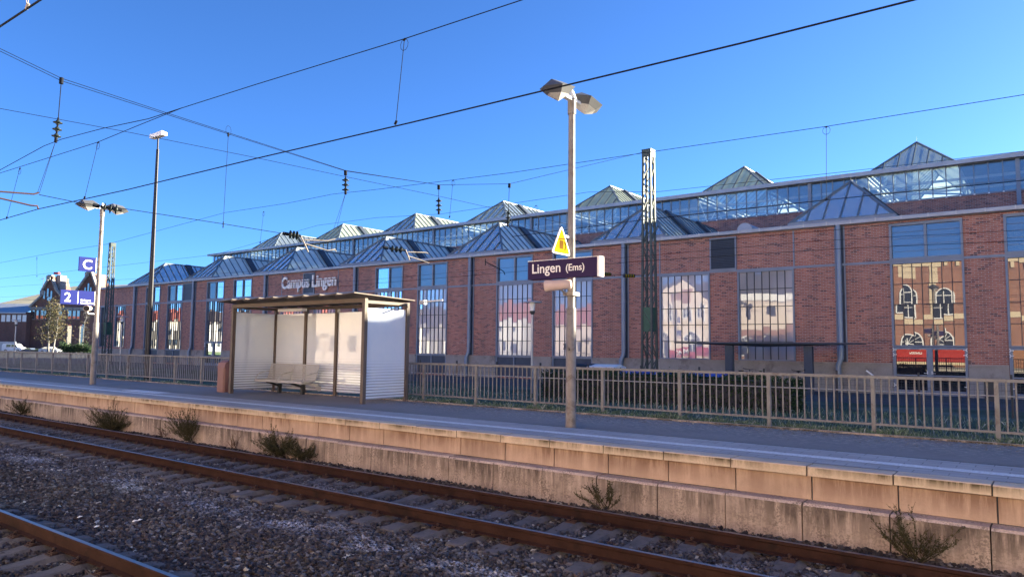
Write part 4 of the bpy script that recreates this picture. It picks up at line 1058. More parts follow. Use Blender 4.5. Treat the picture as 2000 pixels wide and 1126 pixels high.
# cross span
SP0 = (-23.0, 8.47); SD = Vector((MXr-SP0[0], MY-SP0[1])); SD.normalize()
def sp(x, y): return onV(x, y, SP0, (SD.x, SD.y))
GRP = 'cross-span wires over the tracks'
for dy, lab in ((0, 'upper of the paired cross-span wires carrying the hanging insulators'), (5, 'lower of the paired cross-span wires carrying the hanging insulators')):
    k = [1, 1, 1, .6, .2, 0, 0, 0]
    wire('cross_span_wire', lab, [sp(x, y+dy*q) for (x, y), q in zip([(-60,67),(0,95),(120,153),(330,222),(675,333),(857,361),(995,359),(1262,296)], k)], .009, GRP)
wire('cross_span_wire', 'single cross-span wire passing behind the insulators from the left edge', [sp(*p) for p in [(-40,205),(0,212),(250,258),(500,308),(675,345),(857,383),(955,405),(1120,440),(1260,470)]], .008, GRP)
wire('cross_span_wire', 'low cross-span wire running right from the steady arms over the left lamp', [sp(*p) for p in [(76,380),(160,397),(240,407),(436,437),(560,457),(640,470)]], .010, GRP)
def hanger(a, b, label):
    A, B = sp(*a), sp(*b); o = thing('hanger_wire', label, 'wire', tuple(A))
    m = MB(); m.tube([A, B], .007, 5); m.tube([A+Vector((0,0,.05)), A+Vector((0,0,-.08))], .03, 6); m.tube([B+Vector((0,0,.06)), B+Vector((0,0,-.15))], .016, 6); m.build('strand', MT['wire'], o)
    m = MB(); m.tube([A+Vector((math.sin(t)*.12*-SD.x, math.sin(t)*.12*SD.y, .12-math.cos(t)*.16)) for t in [i*.63 for i in range(11)]], .006, 4); m.build('loop', MT['wire'], o)
hanger((446,262), (436,436), 'vertical hanger wire with a loop joining the cross-span wires')
def insulator(a, b, c, label, r=.13, n=3, rod=True):
    """hangs from a, discs between b and c"""
    A, B, D = a, b, c
    o = thing('insulator', label, 'insulator', tuple(A), 0, 'insulators on the overhead wires')
    m = MB(); d = (D-B)
    m.tube([A+(A-B).normalized()*.06, A-(A-B).normalized()*.12], .06, 8)
    if (A-B).length > .15: m.tube([A, B], .012, 6)
    m.build('hanger_rod', MT['wire'], o)
    for i in range(n):
        p = B+d*((i+.7)/(n+.4)); u = d.normalized()*.05
        s_ = MB(); s_.tube([p-u*1.2, p-u*.5, p, p+u*.3, p+u*.35, p+u*1.2], [.05,.06,r,r*.96,.05,.05], 12); s_.build('disc', MT['insul'], o)
    m = MB(); m.tube([B, D], .028, 8); m.tube([D-d.normalized()*.12, D+d.normalized()*.05], .045, 8); m.build('core', MT['wire'], o)
    return o
insulator(sp(120,156), sp(114,230), sp(109,275), 'stack of insulator discs hanging at the far left of the sky')
insulator(sp(675,336), sp(675,345), sp(675,377), 'stack of insulator discs hanging over the left roof lanterns, highest of the inner ones', .14)
insulator(sp(857,364), sp(857,386), sp(857,416), 'stack of insulator discs hanging on a rod left of the lamp post', .13)
insulator(sp(995,361), sp(993,410), sp(992,440), 'stack of insulator discs seen against a roof lantern beside the lamp post', .12)
insulator(sp(186,401), sp(196,404), sp(234,410), 'insulator discs lying along the low wire behind the left lamp heads', .15)
insulator(sp(556,456), sp(562,457), sp(584,460), 'insulator discs lying along the low wire against the left upper roof lantern', .15)
insulator(sp(752,483), sp(760,485), sp(788,488), 'insulator discs beside the bracket arms over the middle roof lantern', .13)
wire('hanger_wire', 'slanting pair of thin stays under the far left insulator, left strand', [sp(109,275), sp(73,377)], .006, 'slanting stays')
wire('hanger_wire', 'slanting pair of thin stays under the far left insulator, right strand', [sp(109,275), sp(77,377)], .006, 'slanting stays')
wire('hanger_wire', 'slanting stay under the insulator over the left roof lanterns, left strand', [sp(675,377), sp(652,446)], .006, 'slanting stays')
wire('hanger_wire', 'slanting stay under the insulator over the left roof lanterns, right strand', [sp(675,377), sp(658,444)], .006, 'slanting stays')
def arm(px, label, r=.024, mat='galv'):
    o = thing('steady_arm', label, 'bracket', tuple(sp(*px[0][0])))
    for seg in px:
        m = MB(); m.tube([sp(*q) for q in seg], r, 8); m.build('tube', MT[mat], o)
arm([[(-40,372),(0,374),(66,379),(76,376)], [(-40,384),(0,387),(60,401),(73,402),(75,409)]], 'rusty steady arms reaching in from the left edge to the wire', .024, 'clip')
arm([[(588,462),(597,480),(602,492)], [(594,468),(640,470),(655,466)], [(597,476),(640,489),(655,487),(656,491)]], 'pale bracket arms below the insulators at the left upper roof lantern')
arm([[(792,487),(796,497),(800,508)], [(797,492),(832,493),(836,495)], [(797,500),(820,507),(838,514)]], 'pale bracket arms over the middle roof lantern')
arm([[(948,505),(948,518)], [(948,511),(972,523),(984,530),(986,536)]], 'small dark bracket arm in front of the upper window beside the name board', .018, 'wire')
# striped tension weights on a wire beside the mast
wire('tension_wire', 'thin wire between the lattice mast and the name board with striped markers', [onY(1120,533,30.0), onY(1258,538,MY-.4)], .012)
def marker(x0, x1, y0, y1, label):
    A, B = onY(x0, y0, 31.0), onY(x1, y1, 31.5); o = thing('striped_marker', label, 'marker', tuple(A), 0, 'striped markers on the tension wire')
    n = 9
    for i in range(n):
        p, q = A.lerp(B, i/n), A.lerp(B, (i+1)/n); m = MB(); m.tube([p, q], .09, 10); m.build('band', MT['yellow'] if i % 2 else MT['black'], o)
marker(1176, 1192, 535, 535.5, 'black and yellow striped marker nearest the name board')
marker(1218, 1239, 538, 538.5, 'black and yellow striped marker between the downpipe and the lattice mast')

# ================================================================== BETWEEN RAILING AND HALL
def street_lamp(px, py_top, Y, label):
    top = onY(px, py_top, Y); o = thing('street_lamp', label, 'street lamp', (top.x, Y, .3)); x, z = top.x, top.z
    m = MB(); m.tube([(x,Y,.3),(x,Y,z-.55)], .05, 10); m.build('pole', MT['galv_clean'], o)
    m = MB(); m.tube([(x,Y,z-.58),(x,Y,z-.50),(x,Y,z-.42)], [.06,.12,.12], 12); m.build('base_ring', MT['grey_plastic'], o)
    m = MB(); m.tube([(x,Y,z-.42),(x,Y,z-.06)], [.10,.13], 12); m.build('lantern', MT['white'], o)
    m = MB(); m.tube([(x,Y,z-.06),(x,Y,z-.03),(x,Y,z+.02)], [.42,.42,.05], 20); m.build('shade', MT['galv_clean'], o)
street_lamp(1040, 588, 26.0, 'mushroom-capped grey street lamp left of the station name board')
street_lamp(239, 617, 26.0, 'mushroom-capped street lamp between the left lattice mast and the dark floodlight mast')
street_lamp(32, 624, 26.0, 'mushroom-capped street lamp at the far left above the white van')

# bicycle shelter: thin dark canopy on two posts
bs = thing('bicycle_shelter', 'low dark flat canopy on two thick posts in front of the hall windows', 'shelter', (-11.3, 35.2, GZ))
m = MB(); V = [(-15.6,34.2),(-7.3,35.2),(-7.2,36.6),(-15.7,36.2)]
m.add([(a,b,2.60) for a, b in V]+[(a,b,2.66) for a, b in V]+[((a+c)/2,(b+d)/2,2.47) for (a,b),(c,d) in ((V[0],V[3]),)]+[(-11.5,35.3,2.45)], [(0,1,5,4),(1,2,6,5),(2,3,7,6),(3,0,4,7),(4,5,6,7),(0,9,1),(1,9,2),(2,9,3),(3,9,0)])
m.build('canopy', MT['dark_panel'], bs)
for (x, y) in ((-9.47, 35.5), (-13.05, 35.0)):
    m = MB(); m.box(x-.19, x+.19, y-.12, y+.12, GZ, 2.50); m.build('post', MT['dark_panel'], bs)
def bicycle(x, y, rz, label):
    o = thing('bicycle', label, 'bicycle', (x, y, GZ), rz); T = lambda pts, r, n=6: MB().tube(pts, r, n)
    for wx in (-.53, .53):
        c = [(wx+.33*math.cos(t), 0, .34+.33*math.sin(t)) for t in [2*math.pi*i/20 for i in range(21)]]
        m = MB(); m.tube(c, .02, 6, False); m.tube([(wx,-.05,.34),(wx,.05,.34)], .03, 8)
        for i in range(10):
            t = 2*math.pi*i/10; m.tube([(wx,0,.34),(wx+.32*math.cos(t),0,.34+.32*math.sin(t))], .003, 3)
        m.build('wheel', MT['bikedark'], o, local=True)
    m = MB(); A, B, Cc, D = (-.53,0,.34), (-.06,0,.30), (-.20,0,.80), (.38,0,.88)
    for a, b in ((A,B),(A,Cc),(B,Cc),(B,D),(Cc,D)): m.tube([a,b], .018, 6)
    m.tube([(.36,0,.95),(.53,0,.34)], .018, 6); m.tube([Cc,(-.23,0,.96)], .014, 6); m.build('frame', MT['bikedark'], o, local=True)
    m = MB(); m.prism([(-.38,.05),(-.36,-.08),(-.10,-.02),(-.10,.02),(-.36,.08)], 'z', .96, 1.02); m.build('saddle', MT['black'], o, local=True)
    m = MB(); m.tube([(.36,0,.92),(.35,0,1.06)], .014, 6); m.tube([(.24,-.30,1.10),(.36,-.2,1.06),(.37,0,1.05),(.36,.2,1.06),(.24,.30,1.10)], .015, 6); m.build('handlebar', MT['black'], o, local=True)
bicycle(-12.35, 35.1, rad(70), 'dark bicycle beside the left post of the flat canopy')
bicycle(-9.95, 35.5, rad(-75), 'dark bicycle beside the right post of the flat canopy')
# wire mesh fence in front of the hall
wf = thing('mesh_fence', 'thin grey wire mesh fence between the hedge and the hall', 'fence', (-10, 27.2, GZ))
m = MB(); x = -27.0
while x < 3.5:
    m.tube([(x,27.2,.35),(x,27.2,1.5)], .0035, 3, False); x += .12
for j in range(7): m.tube([(-27,27.2,.4+.18*j),(3.5,27.2,.4+.18*j)], .005, 3)
m.build('mesh', MT['grey_plastic'], wf)
x = -26.5
while x < 3.5:
    m = MB(); m.box(x-.03, x+.03, 27.21, 27.27, GZ, 1.62); m.build('post', MT['grey_plastic'], wf); x += 2.52
# bins behind the hedge
def wheelie(x, y, label, lid='bluelid'):
    o = thing('waste_bin', label, 'bin', (x, y, GZ), 0, 'blue-lidded bins behind the hedge')
    m = MB(); v = [(x+sx*w, y+sy*d, z) for z, w, d in ((GZ+.04,.22,.24),(GZ+1.0,.29,.33)) for sx, sy in ((-1,-1),(1,-1),(1,1),(-1,1))]
    m.add(v, [(3,2,1,0),(4,5,6,7),(0,1,5,4),(1,2,6,5),(2,3,7,6),(3,0,4,7)]); m.build('body', MT['grey_plastic'], o)
    m = MB(); m.prism([(y-.36,GZ+1.005),(y+.34,GZ+1.005),(y+.36,GZ+1.10),(y,GZ+1.13),(y-.34,GZ+1.07)], 'x', x-.31, x+.31); m.build('lid', MT[lid], o)
    for s_ in (-1, 1):
        m = MB(); m.tube([(x+s_*.24,y+.28,GZ+.1),(x+s_*.30,y+.28,GZ+.1)], .1, 12); m.build('wheel', MT['black'], o)
nb = ['directly left of the lattice mast', 'directly under the lattice mast', 'right of the lattice mast', 'halfway between the mast and the canopy', 'nearest the left post of the canopy']
for i, pxb in enumerate((1232, 1262, 1300, 1365, 1402)): wheelie(onY(pxb, 725, 26.2).x, 26.2, 'blue-lidded grey bin behind the hedge, '+nb[i])
o = thing('waste_container', 'pale-lidded waste container behind the railing right of the lamp post', 'bin', (onY(1185,712,28.5).x, 28.5, GZ)); x = onY(1185,712,28.5).x
m = MB(); m.box(x-.65, x+.65, 28.0, 28.95, GZ+.15, 1.42); m.build('body', MT['grey_plastic'], o)
m = MB(); m.prism([(27.95,1.425),(29.0,1.425),(29.0,1.48),(28.5,1.60),(27.95,1.50)], 'x', x-.70, x+.70); m.build('lid', MT['offwhite'], o)
for a in (-.5, .5):
    m = MB(); m.tube([(x+a,28.1,GZ+.08),(x+a+.06,28.1,GZ+.08)], .08, 10); m.build('wheel', MT['black'], o)
o = thing('waste_container', 'dark round-lidded waste container behind the lamp post', 'bin', (onY(1140,712,28.5).x, 28.5, GZ)); x = onY(1140,712,28.5).x
m = MB(); m.box(x-.55, x+.55, 28.05, 28.95, GZ+.15, 1.36); m.build('body', MT['grey_plastic'], o)
m = MB(); m.prism([(28.5+.5*math.cos(t), 1.365+.25*math.sin(t)) for t in [math.pi*i/8 for i in range(9)]], 'x', x-.6, x+.6); m.build('lid', MT['black'], o)
for a in (-.4, .4):
    m = MB(); m.tube([(x+a,28.1,GZ+.08),(x+a+.06,28.1,GZ+.08)], .08, 10); m.build('wheel', MT['black'], o)
o = thing('waste_bin', 'small dark grey bin standing between the two glazed doors of the hall', 'bin', (onY(1935,750,36.0).x, 36.0, GZ)); x = onY(1935,750,36.0).x
m = MB(); m.box(x-.22, x+.22, 35.8, 36.2, GZ, 1.08); m.build('body', MT['grey_plastic'], o)
m = MB(); m.box(x-.27, x+.27, 35.75, 36.25, 1.085, 1.22); m.build('hood', MT['black'], o)
P = onY(1703, 731, 27.0)
o = thing('tilted_board', 'small white board leaning askew on the mesh fence', 'board', tuple(P))
m = MB(); m.bar(P+Vector((-.17,0,.13)), P+Vector((.17,0,-.13)), .03, .12, (0,1,0)); m.build('board', MT['white'], o)
m = MB(); m.tube([P+Vector((0,.08,.2)),P+Vector((0,.08,-1.0))], .02, 6); m.build('post', MT['galv'], o)

# ================================================================== VEGETATION
rv_ = random.Random(21)
def leaf(m, p, s, n=None):
    d = Vector((rv_.gauss(0,1), rv_.gauss(0,1), rv_.gauss(0,1))).normalized(); e = d.orthogonal().normalized()
    e = (Matrix.Rotation(rv_.uniform(0,6.28), 3, d) @ e); f = d.cross(e)
    m.add([p-e*s*.5, p+f*s*.32, p+e*s*.6, p-f*s*.32], [(0,1,2,3)])
hg = thing('hedge', 'dark clipped evergreen hedge behind the railing right of the lamp post', 'hedge', (-11.7, 24.6, GZ))
m = MB()
for i in range(9000):
    x = rv_.uniform(-16.7, -6.9); f = rv_.random()
    if f < .6: p = Vector((x, 23.95+abs(rv_.gauss(0,.06)), rv_.uniform(.3, 1.36)))
    else: p = Vector((x, rv_.uniform(23.95, 25.2), 1.33+rv_.gauss(0,.06)+.06*math.sin(x*2.1)+.04*math.sin(x*5.3)+(.10*rv_.random() if rv_.random() < .12 else 0)))
    if rv_.random() < .08: p.x = -6.9+rv_.gauss(0,.05); p.y = rv_.uniform(23.95,25.2); p.z = rv_.uniform(.3,1.36)
    leaf(m, p, rv_.uniform(.05,.10))
m.build('foliage', MT['hedge'], hg)
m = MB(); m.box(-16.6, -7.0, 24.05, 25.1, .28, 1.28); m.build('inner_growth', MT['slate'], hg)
# grass along the platform back edge and on the lawn
m = MB()
def blade(x, y, z, h):
    a = rv_.uniform(0, 6.28); b = rv_.uniform(.1,.9)*h; w = .006+.006*rv_.random()
    dx, dy = math.cos(a), math.sin(a); tx, ty = rv_.uniform(-1,1)*b, rv_.uniform(-1,1)*b
    m.add([(x-dx*w,y-dy*w,z),(x+dx*w,y+dy*w,z),(x+tx*.5+dx*w*.6,y+ty*.5+dy*w*.6,z+h*.65),(x+tx,y+ty,z+h*rv_.uniform(.7,1))], [(0,1,2),(0,2,3)])
def clump(x): return .5+.5*math.sin(x*2.9)*math.sin(x*1.13+.7)+.25*math.sin(x*7)
for i in range(16000):
    x = rv_.uniform(-16, 1.5) if i % 4 else rv_.uniform(-50,-21.5); y = 14.83+abs(rv_.gauss(0,.22)); k = clump(x)
    if rv_.random() > .25+.75*k: continue
    blade(x, y, .72, rv_.uniform(.05,.14)+.12*max(0,k)*rv_.random())
for i in range(15000):
    y = 15.6+rv_.random()**1.3*10; x = rv_.uniform(-17, 2)*(y/16)
    z = .71-(y-15.5)/2.1*.41 if y < 17.6 else .30
    blade(x, y, z, rv_.uniform(.08,.22))
g = m.build('grass', MT['grass']); tag(g, 'frosted grass growing under and behind the railing', 'grass', kind='stuff')

m = MB()
for i in range(4200):
    x = rv_.uniform(-16, 1.2); y = 14.70-abs(rv_.gauss(0,.55))
    if y < 12.1 or rv_.random() > .25+.75*clump(x*.8+y): continue
    a = rv_.uniform(0, 6.28); s_ = rv_.uniform(.012,.032); dx, dy = math.cos(a)*s_, math.sin(a)*s_; z = PZ-.006+rv_.uniform(.004,.014)
    m.add([(x-dx,y-dy,z),(x+dy*.5,y-dx*.5,z+rv_.uniform(0,.012)),(x+dx,y+dy,z+.004),(x-dy*.5,y+dx*.5,z+rv_.uniform(0,.012))], [(0,1,2,3)])
tag(m.build('leaf_litter', MT['deadleaf']), 'dry leaf litter scattered on the asphalt along the railing', 'leaves', kind='stuff')

def weed(px, py, h, spread, n, mat, label, dry=False, lean=0.0):
    b = onZ(px, py, -.20); b = onY(px, py, 9.93) if b.y > 9.93 else b
    o = thing('weed_bush', label, 'weed', tuple(b)); st, lf = MB(), MB()
    for i in range(n):
        a = rv_.uniform(0, 6.28); el = rv_.uniform(.15, 1.0); L_ = h*rv_.uniform(.55, 1.05)
        d = Vector((math.cos(a)*spread*(1-el*.5)+lean, math.sin(a)*spread*.45*(1-el*.4)-.12, rv_.uniform(.35,1.1))).normalized()
        p = b+Vector((rv_.gauss(0,.05), rv_.gauss(0,.03), -.03)); pts = [p]; segs = 6
        for k in range(segs):
            d = (d+Vector((rv_.gauss(0,.16), rv_.gauss(0,.12), rv_.gauss(0,.12)+.03))).normalized(); p = p+d*L_/segs
            if p.y > 9.98: p.y = 9.98-rv_.random()*.03
            pts.append(p.copy())
        st.tube(pts, [.006*(1-.7*k/segs) for k in range(segs+1)], 4, False)
        for k in range(2, segs+1):
            for q in range(3):
                d2 = (d+Vector((rv_.gauss(0,.5), rv_.gauss(0,.35), rv_.uniform(.1,.8)))).normalized(); e = pts[k]+d2*h*rv_.uniform(.10,.26)
                if e.y > 9.99: e.y = 9.99
                st.tube([pts[k], e], [.0035,.0015], 3, False)
                if not dry:
                    for r_ in range(4): leaf(lf, pts[k].lerp(e, rv_.random())+Vector((rv_.gauss(0,.01),rv_.gauss(0,.01),rv_.gauss(0,.01))), rv_.uniform(.014,.032))
    st.build('twigs', MT[mat], o)
    if lf.v: lf.build('leaves', MT['broom'], o)
weed(1790, 1092, .58, 1.2, 22, 'broom', 'largest twiggy green bush against the wall at the lower right')
weed(1178, 988, .50, 1.0, 13, 'broom', 'small sparse bush against the wall left of the lower right bush')
weed(545, 886, .72, 2.6, 64, 'broom', 'wide dark bush against the wall below the shelter, between two others')
weed(592, 893, .48, 2.2, 34, 'broom', 'low dark bush touching the right side of the wide bush below the shelter')
weed(368, 858, .78, .9, 46, 'broom', 'upright dark bush against the wall, right of the wide bush at the left')
weed(222, 838, .85, 2.6, 75, 'broom', 'wide spreading dark bush against the wall at the left')
weed(42, 806, .70, 2.2, 28, 'broom', 'twiggy bush against the wall near the left edge')
weed(456, 872, .28, .8, 12, 'drytwig', 'dry reddish twigs against the wall between two bushes below the shelter', True)
weed(318, 850, .22, .9, 10, 'drytwig', 'dry reddish twigs left of the upright bush', True)
o = thing('dry_weed', 'small withered brown tuft in the gravel between the tracks', 'weed', tuple(onZ(340, 990, -.24)))
m = MB(); b = onZ(340, 990, -.24)
for i in range(50): m.tube([b+Vector((rv_.gauss(0,.06),rv_.gauss(0,.05),0)), b+Vector((rv_.gauss(0,.14),rv_.gauss(0,.1),rv_.uniform(.02,.09)))], .002, 3, False)
m.build('stalks', MT['drytwig'], o)
for i, (px, py) in enumerate(((155,1010),(262,1018),(188,1029),(272,1016))):
    b = onZ(px, py, -.21); m = MB()
    m.add([b+Vector((-.035,-.02,0)), b+Vector((.03,-.015,.01)), b+Vector((.04,.03,.025)), b+Vector((-.02,.03,.01)), b+Vector((0,0,.03))], [(0,1,4),(1,2,4),(2,3,4),(3,0,4),(0,3,2,1)])
    tag(m.build('paper_scrap', MT['white']), 'crumpled white scrap of paper on the dark gravel at the lower left', 'litter', 'paper scraps on the gravel')

# ================================================================== FAR LEFT BACKGROUND
def atD(px, py, D): return EYE + ray(px, py)*D
RH = Vector((math.cos(YAW), math.sin(YAW), 0)); FH = Vector((-math.sin(YAW), math.cos(YAW), 0))
def frame(px, D):
    p = atD(px, 690, D); p.z = GZ; return p
def loc_fn(px0, D):
    b = frame(px0, D)
    def f(px, py):
        q = atD(px, py, D) - b; return (q.dot(RH), q.z)
    return b, f
D0 = 165; b0, q0 = loc_fn(120, D0)
ob = thing('old_workshop', 'old dark brick workshop with two pointed gables and pale roof at the far left', 'building', tuple(b0), YAW)
def P2(l): return [q0(*p) for p in l]
m = MB()
m.prism(P2([(56,700),(56,598),(77,577),(77,567),(84,556),(88.5,545),(88.5,538),(96,538),(96,545),(99,556),(104.5,566),(118,582),(128,592),(140,582),(149,561),(158,551),(164,538),(164,531),(172,531),(172,538),(177,550),(183,559),(198,566),(198,700)]), 'y', 0, 6)
m.build('wall', MT['old_brick'], ob, local=True)
m = MB()
def strip2(pts, w, y):
    pp = P2(pts)
    for a, c in zip(pp[:-1], pp[1:]): m.bar((a[0],y,a[1]),(c[0],y,c[1]), .9, w)
strip2([(54,599),(77,576),(77,566),(88,545),(88,537),(96.5,537)], .35, -.1); strip2([(96.5,545),(104.5,565),(128,591)], .35, -.1); strip2([(128,591),(149,560),(163.5,538),(163.5,530),(172.5,530),(183,558)], .35, -.1)
a = q0(56,601); c = q0(196,601)
for i in range(46):
    x = a[0]+(c[0]-a[0])*i/46; m.box(x, x+.25, -.25, -.02, a[1]-.5, a[1])
m.box(a[0], c[0], -.3, -.02, a[1]+.002, a[1]+.25)
m.build('dentil_cornice', MT['plinth'], ob, local=True)
def arch_win(px, y0, y1, wpx, mat='old_pane'):
    x, z0 = q0(px, y1); _, z1 = q0(px, y0); w_ = wpx/FPX*D0/2
    pts = [(x-w_,z0),(x+w_,z0),(x+w_,z1-w_)]+[(x+w_*math.cos(t),z1-w_+w_*math.sin(t)) for t in [math.pi*i/8 for i in range(1,8)]]+[(x-w_,z1-w_)]
    f = MB(); f.prism([(x+(p[0]-x)*1.25, z0-.2+(p[1]-z0)*1.06) for p in pts], 'y', -.12, -.01); o = f.build('window', MT['plinth'], ob, local=True)
    g = MB(); g.prism(pts, 'y', -.16, -.125); g.build('pane', MT[mat], o, local=True)
for a_ in ((81,567,582,3),(88,562,578,3),(95,567,582,3),(62,605,622,4),(70,605,622,4),(79,600,622,5),(85,600,622,4),(115,606,624,5),(133,604,622,6),(142,604,621,5),(134,633,672,8),(158,633,672,8),(161,560,575,2.5),(167,552,572,3),(172,560,575,2.5),(150,604,622,5)): arch_win(*a_)
m = MB(); x, z = q0(91, 583); m.tube([(x,-.15,z),(x,-.01,z)], .45, 16); m.build('round_window', MT['old_pane'], ob, local=True)
m = MB()
for px in (100.5, 177):
    x, z = q0(px, 552); _, z1 = q0(px, 535); m.box(x-.55, x+.45, 1.2, 3.5, z-2, z1)
m.build('chimney', MT['plinth'], ob, local=True)
m = MB(); x, z = q0(97, 533); m.box(x-.55, x+.5, .8, 1.6, z, z+.45); m.build('chimney_cap', MT['redboard'], ob, local=True)
far = lambda q, y: (q[0]*(1+y/D0), 2.01+(q[1]-2.01)*(1+y/D0))
m = MB(); p = [far(q0(-60,556), 48), far(q0(262,546), 48), far(q0(262,596), 6.1), far(q0(-60,596), 6.1)]
m.add([(p[0][0],48,p[0][1]),(p[1][0],48,p[1][1]),(p[2][0],6.1,p[2][1]),(p[3][0],6.1,p[3][1])], [(3,2,1,0)]); m.build('roof', MT['paleroof'], ob, local=True)
ln = thing('low_workshop', 'low brick building with grey sloping roof and white windows at the left edge', 'building', tuple(b0), YAW)
m = MB(); a = q0(-60, 700); c = q0(57, 609); m.box(a[0], c[0], -1.5, 6, 0, c[1]); m.build('wall', MT['old_brick'], ln, local=True)
m = MB(); a = q0(-60, 609); c = q0(58, 590); m.add([(a[0],-2,a[1]),(c[0],-2,a[1]),(c[0],5.9,c[1]),(a[0],5.9,c[1]),(a[0],-2,a[1]-.3),(c[0],-2,a[1]-.3)], [(0,1,2,3),(4,5,1,0)]); m.build('roof', MT['zinc'], ln, local=True)
for px in (-26,-14, -2, 12, 22, 33, 43, 53):
    a = q0(px-3.6, 628); c = q0(px+3.6, 615); f = MB(); f.box(a[0], c[0], -1.62, -1.505, a[1], c[1]); f.build('window', MT['offwhite'], ln, local=True)
m = MB(); a = q0(-60, 690); c = q0(64, 667); m.box(a[0], c[0], -6, -5.7, 0, c[1]); o = m.build('site_wall', MT['zinc'], None, local=True)
o.location = b0; o.rotation_euler = (0,0,YAW); tag(o, 'pale grey low wall behind the white van', 'wall')

def car(px0, px1, D, label, paint, van=False, flip=False):
    b, q = loc_fn((px0+px1)/2, D); Lc = (px1-px0)/FPX*D; s_ = Lc/4.3
    o = thing('parked_car' if not van else 'parked_van', label, 'van' if van else 'car', tuple(b), YAW + (math.pi if flip else 0), 'cars parked before the old workshop')
    if van: prof = [(-2.15,.35),(2.1,.35),(2.15,.75),(1.95,1.0),(1.35,1.12),(.75,1.78),(.4,1.86),(-1.9,1.86),(-2.12,1.6)]; win = [(1.2,1.15),(.75,1.68),(-.1,1.70),(-.1,1.12)]; win2 = [(-.25,1.12),(-.25,1.68),(-1.2,1.68),(-1.2,1.12)]
    else: prof = [(-2.15,.35),(2.1,.35),(2.15,.68),(1.9,.88),(.95,.98),(.3,1.42),(-.9,1.46),(-1.7,1.05),(-2.1,.98),(-2.18,.7)]; win = [(.80,1.0),(.28,1.36),(-.25,1.38),(-.25,1.0)]; win2 = [(-.33,1.0),(-.33,1.38),(-.88,1.38),(-1.45,1.02)]
    sc = lambda l: [(x*s_, z*s_) for x, z in l]
    m = MB(); m.prism(sc(prof), 'y', -.82, .82); m.build('body', paint, o, local=True)
    for wv in (win, win2):
        for y in (-.835, .825): m = MB(); m.prism(sc(wv), 'y', y, y+.01); m.build('window', MT['old_pane'], o, local=True)
    for wx in (-1.3, 1.35):
        for y in (-.86, .68):
            m = MB(); m.tube([(wx*s_,y,.32*s_),(wx*s_,y+.18,.32*s_)], .32*s_, 16); w_ = m.build('wheel', MT['black'], o, local=True)
            m = MB(); yy = y-.006 if y < 0 else y+.186; m.tube([(wx*s_,yy-.004,.32*s_),(wx*s_,yy+.004,.32*s_)], .19*s_, 12); m.build('rim', MT['galv_clean'], w_, local=True)
    for y in (-.6, .6): m = MB(); m.box(2.08*s_, 2.16*s_, y-.18, y+.18, .62*s_, .78*s_); m.build('headlight', MT['white'], o, local=True)
cp = lambda n, c: plain(n, c, .3, 0, .05)
car(8, 47, 148, 'white van parked at the far left under the street lamp', cp('van_white', (.75,.76,.78)), True)
car(47, 73, 148, 'dark blue grey car parked right of the white van', cp('car_blue', (.07,.09,.13)))
car(64, 89, 143, 'dark green grey car parked left of the birch', cp('car_dark', (.06,.075,.07)), flip=True)
car(80, 117, 140, 'silver white car parked under the birch', cp('car_silver', (.55,.57,.60)))

def tree(px, D, top, crown, nl, label, bark, leafmat, tw, ls, gap=.55, stems=1, name='birch_tree', cat='tree'):
    b, q = loc_fn(px, D); H_ = q(px, top)[1]; o = thing(name, label, cat, tuple(b), YAW); r2 = random.Random(px)
    st = MB(); tips = []
    for s_ in range(stems):
        x0 = s_*.8-.4*(stems-1); p = Vector((x0, 0, 0)); pts = [p.copy()]
        for k in range(8): p = p+Vector((r2.gauss(0,.12), r2.gauss(0,.12), H_*.95/8)); pts.append(p.copy())
        st.tube(pts, [tw*(1-.8*k/8) for k in range(9)], 7)
        for k in range(3, 9):
            for j in range(4):
                d = Vector((r2.gauss(0,1), r2.gauss(0,1), .55)).normalized(); L_ = crown*(1-.09*k)*r2.uniform(.5,1.0); a = pts[k]; mid = a+d*L_*.6; e = mid+d*L_*.4+Vector((0,0,-.18*L_))
                st.tube([a, mid, e], [tw*.25, tw*.15, tw*.06], 4, False); tips += [mid, e, a.lerp(mid,.6)]
                for t_ in range(3):
                    e2 = e+Vector((r2.gauss(0,.6), r2.gauss(0,.6), r2.uniform(-.9,.3))); st.tube([mid.lerp(e, r2.random()), e2], [tw*.08, tw*.03], 3, False); tips.append(e2)
    st.build('trunk', MT[bark], o, local=True)
    if nl:
        lf = MB()
        for i in range(nl):
            t = tips[int(r2.random()**1.1*len(tips))%len(tips)]; leaf(lf, t+Vector((r2.gauss(0,gap), r2.gauss(0,gap), r2.gauss(0,gap*1.2)-.3)), r2.uniform(.6,1.4)*ls)
        lf.build('crown', MT[leafmat], o, local=True)
tree(98, 138, 588, 3.1, 1700, 'birch with thinning yellow-green leaves in front of the gabled workshop', 'bark', 'birchleaf', .20, .30, .6, 2)
tree(163, 138, 606, 2.0, 200, 'slender birch with few leaves beside the left lamp post', 'bark', 'birchleaf', .12, .22, .5)
tree(74, 230, 537, 5.0, 0, 'bare tree rising behind the pale roof at the left', 'graybark', None, .22, .2, name='bare_tree')
b, q = loc_fn(148, 134); o = thing('hedge', 'dark leafy hedge beside the parked cars at the left', 'hedge', tuple(b), YAW); m = MB()
for i in range(2600): x = rv_.uniform(-2.9, 3.2); m_ = Vector((x, rv_.uniform(-.8,.8), abs(rv_.gauss(0,.5))+rv_.uniform(0,1.1+.3*math.sin(x*2)))); leaf(m, m_, rv_.uniform(.15,.32))
m.build('foliage', MT['hedge'], o, local=True)

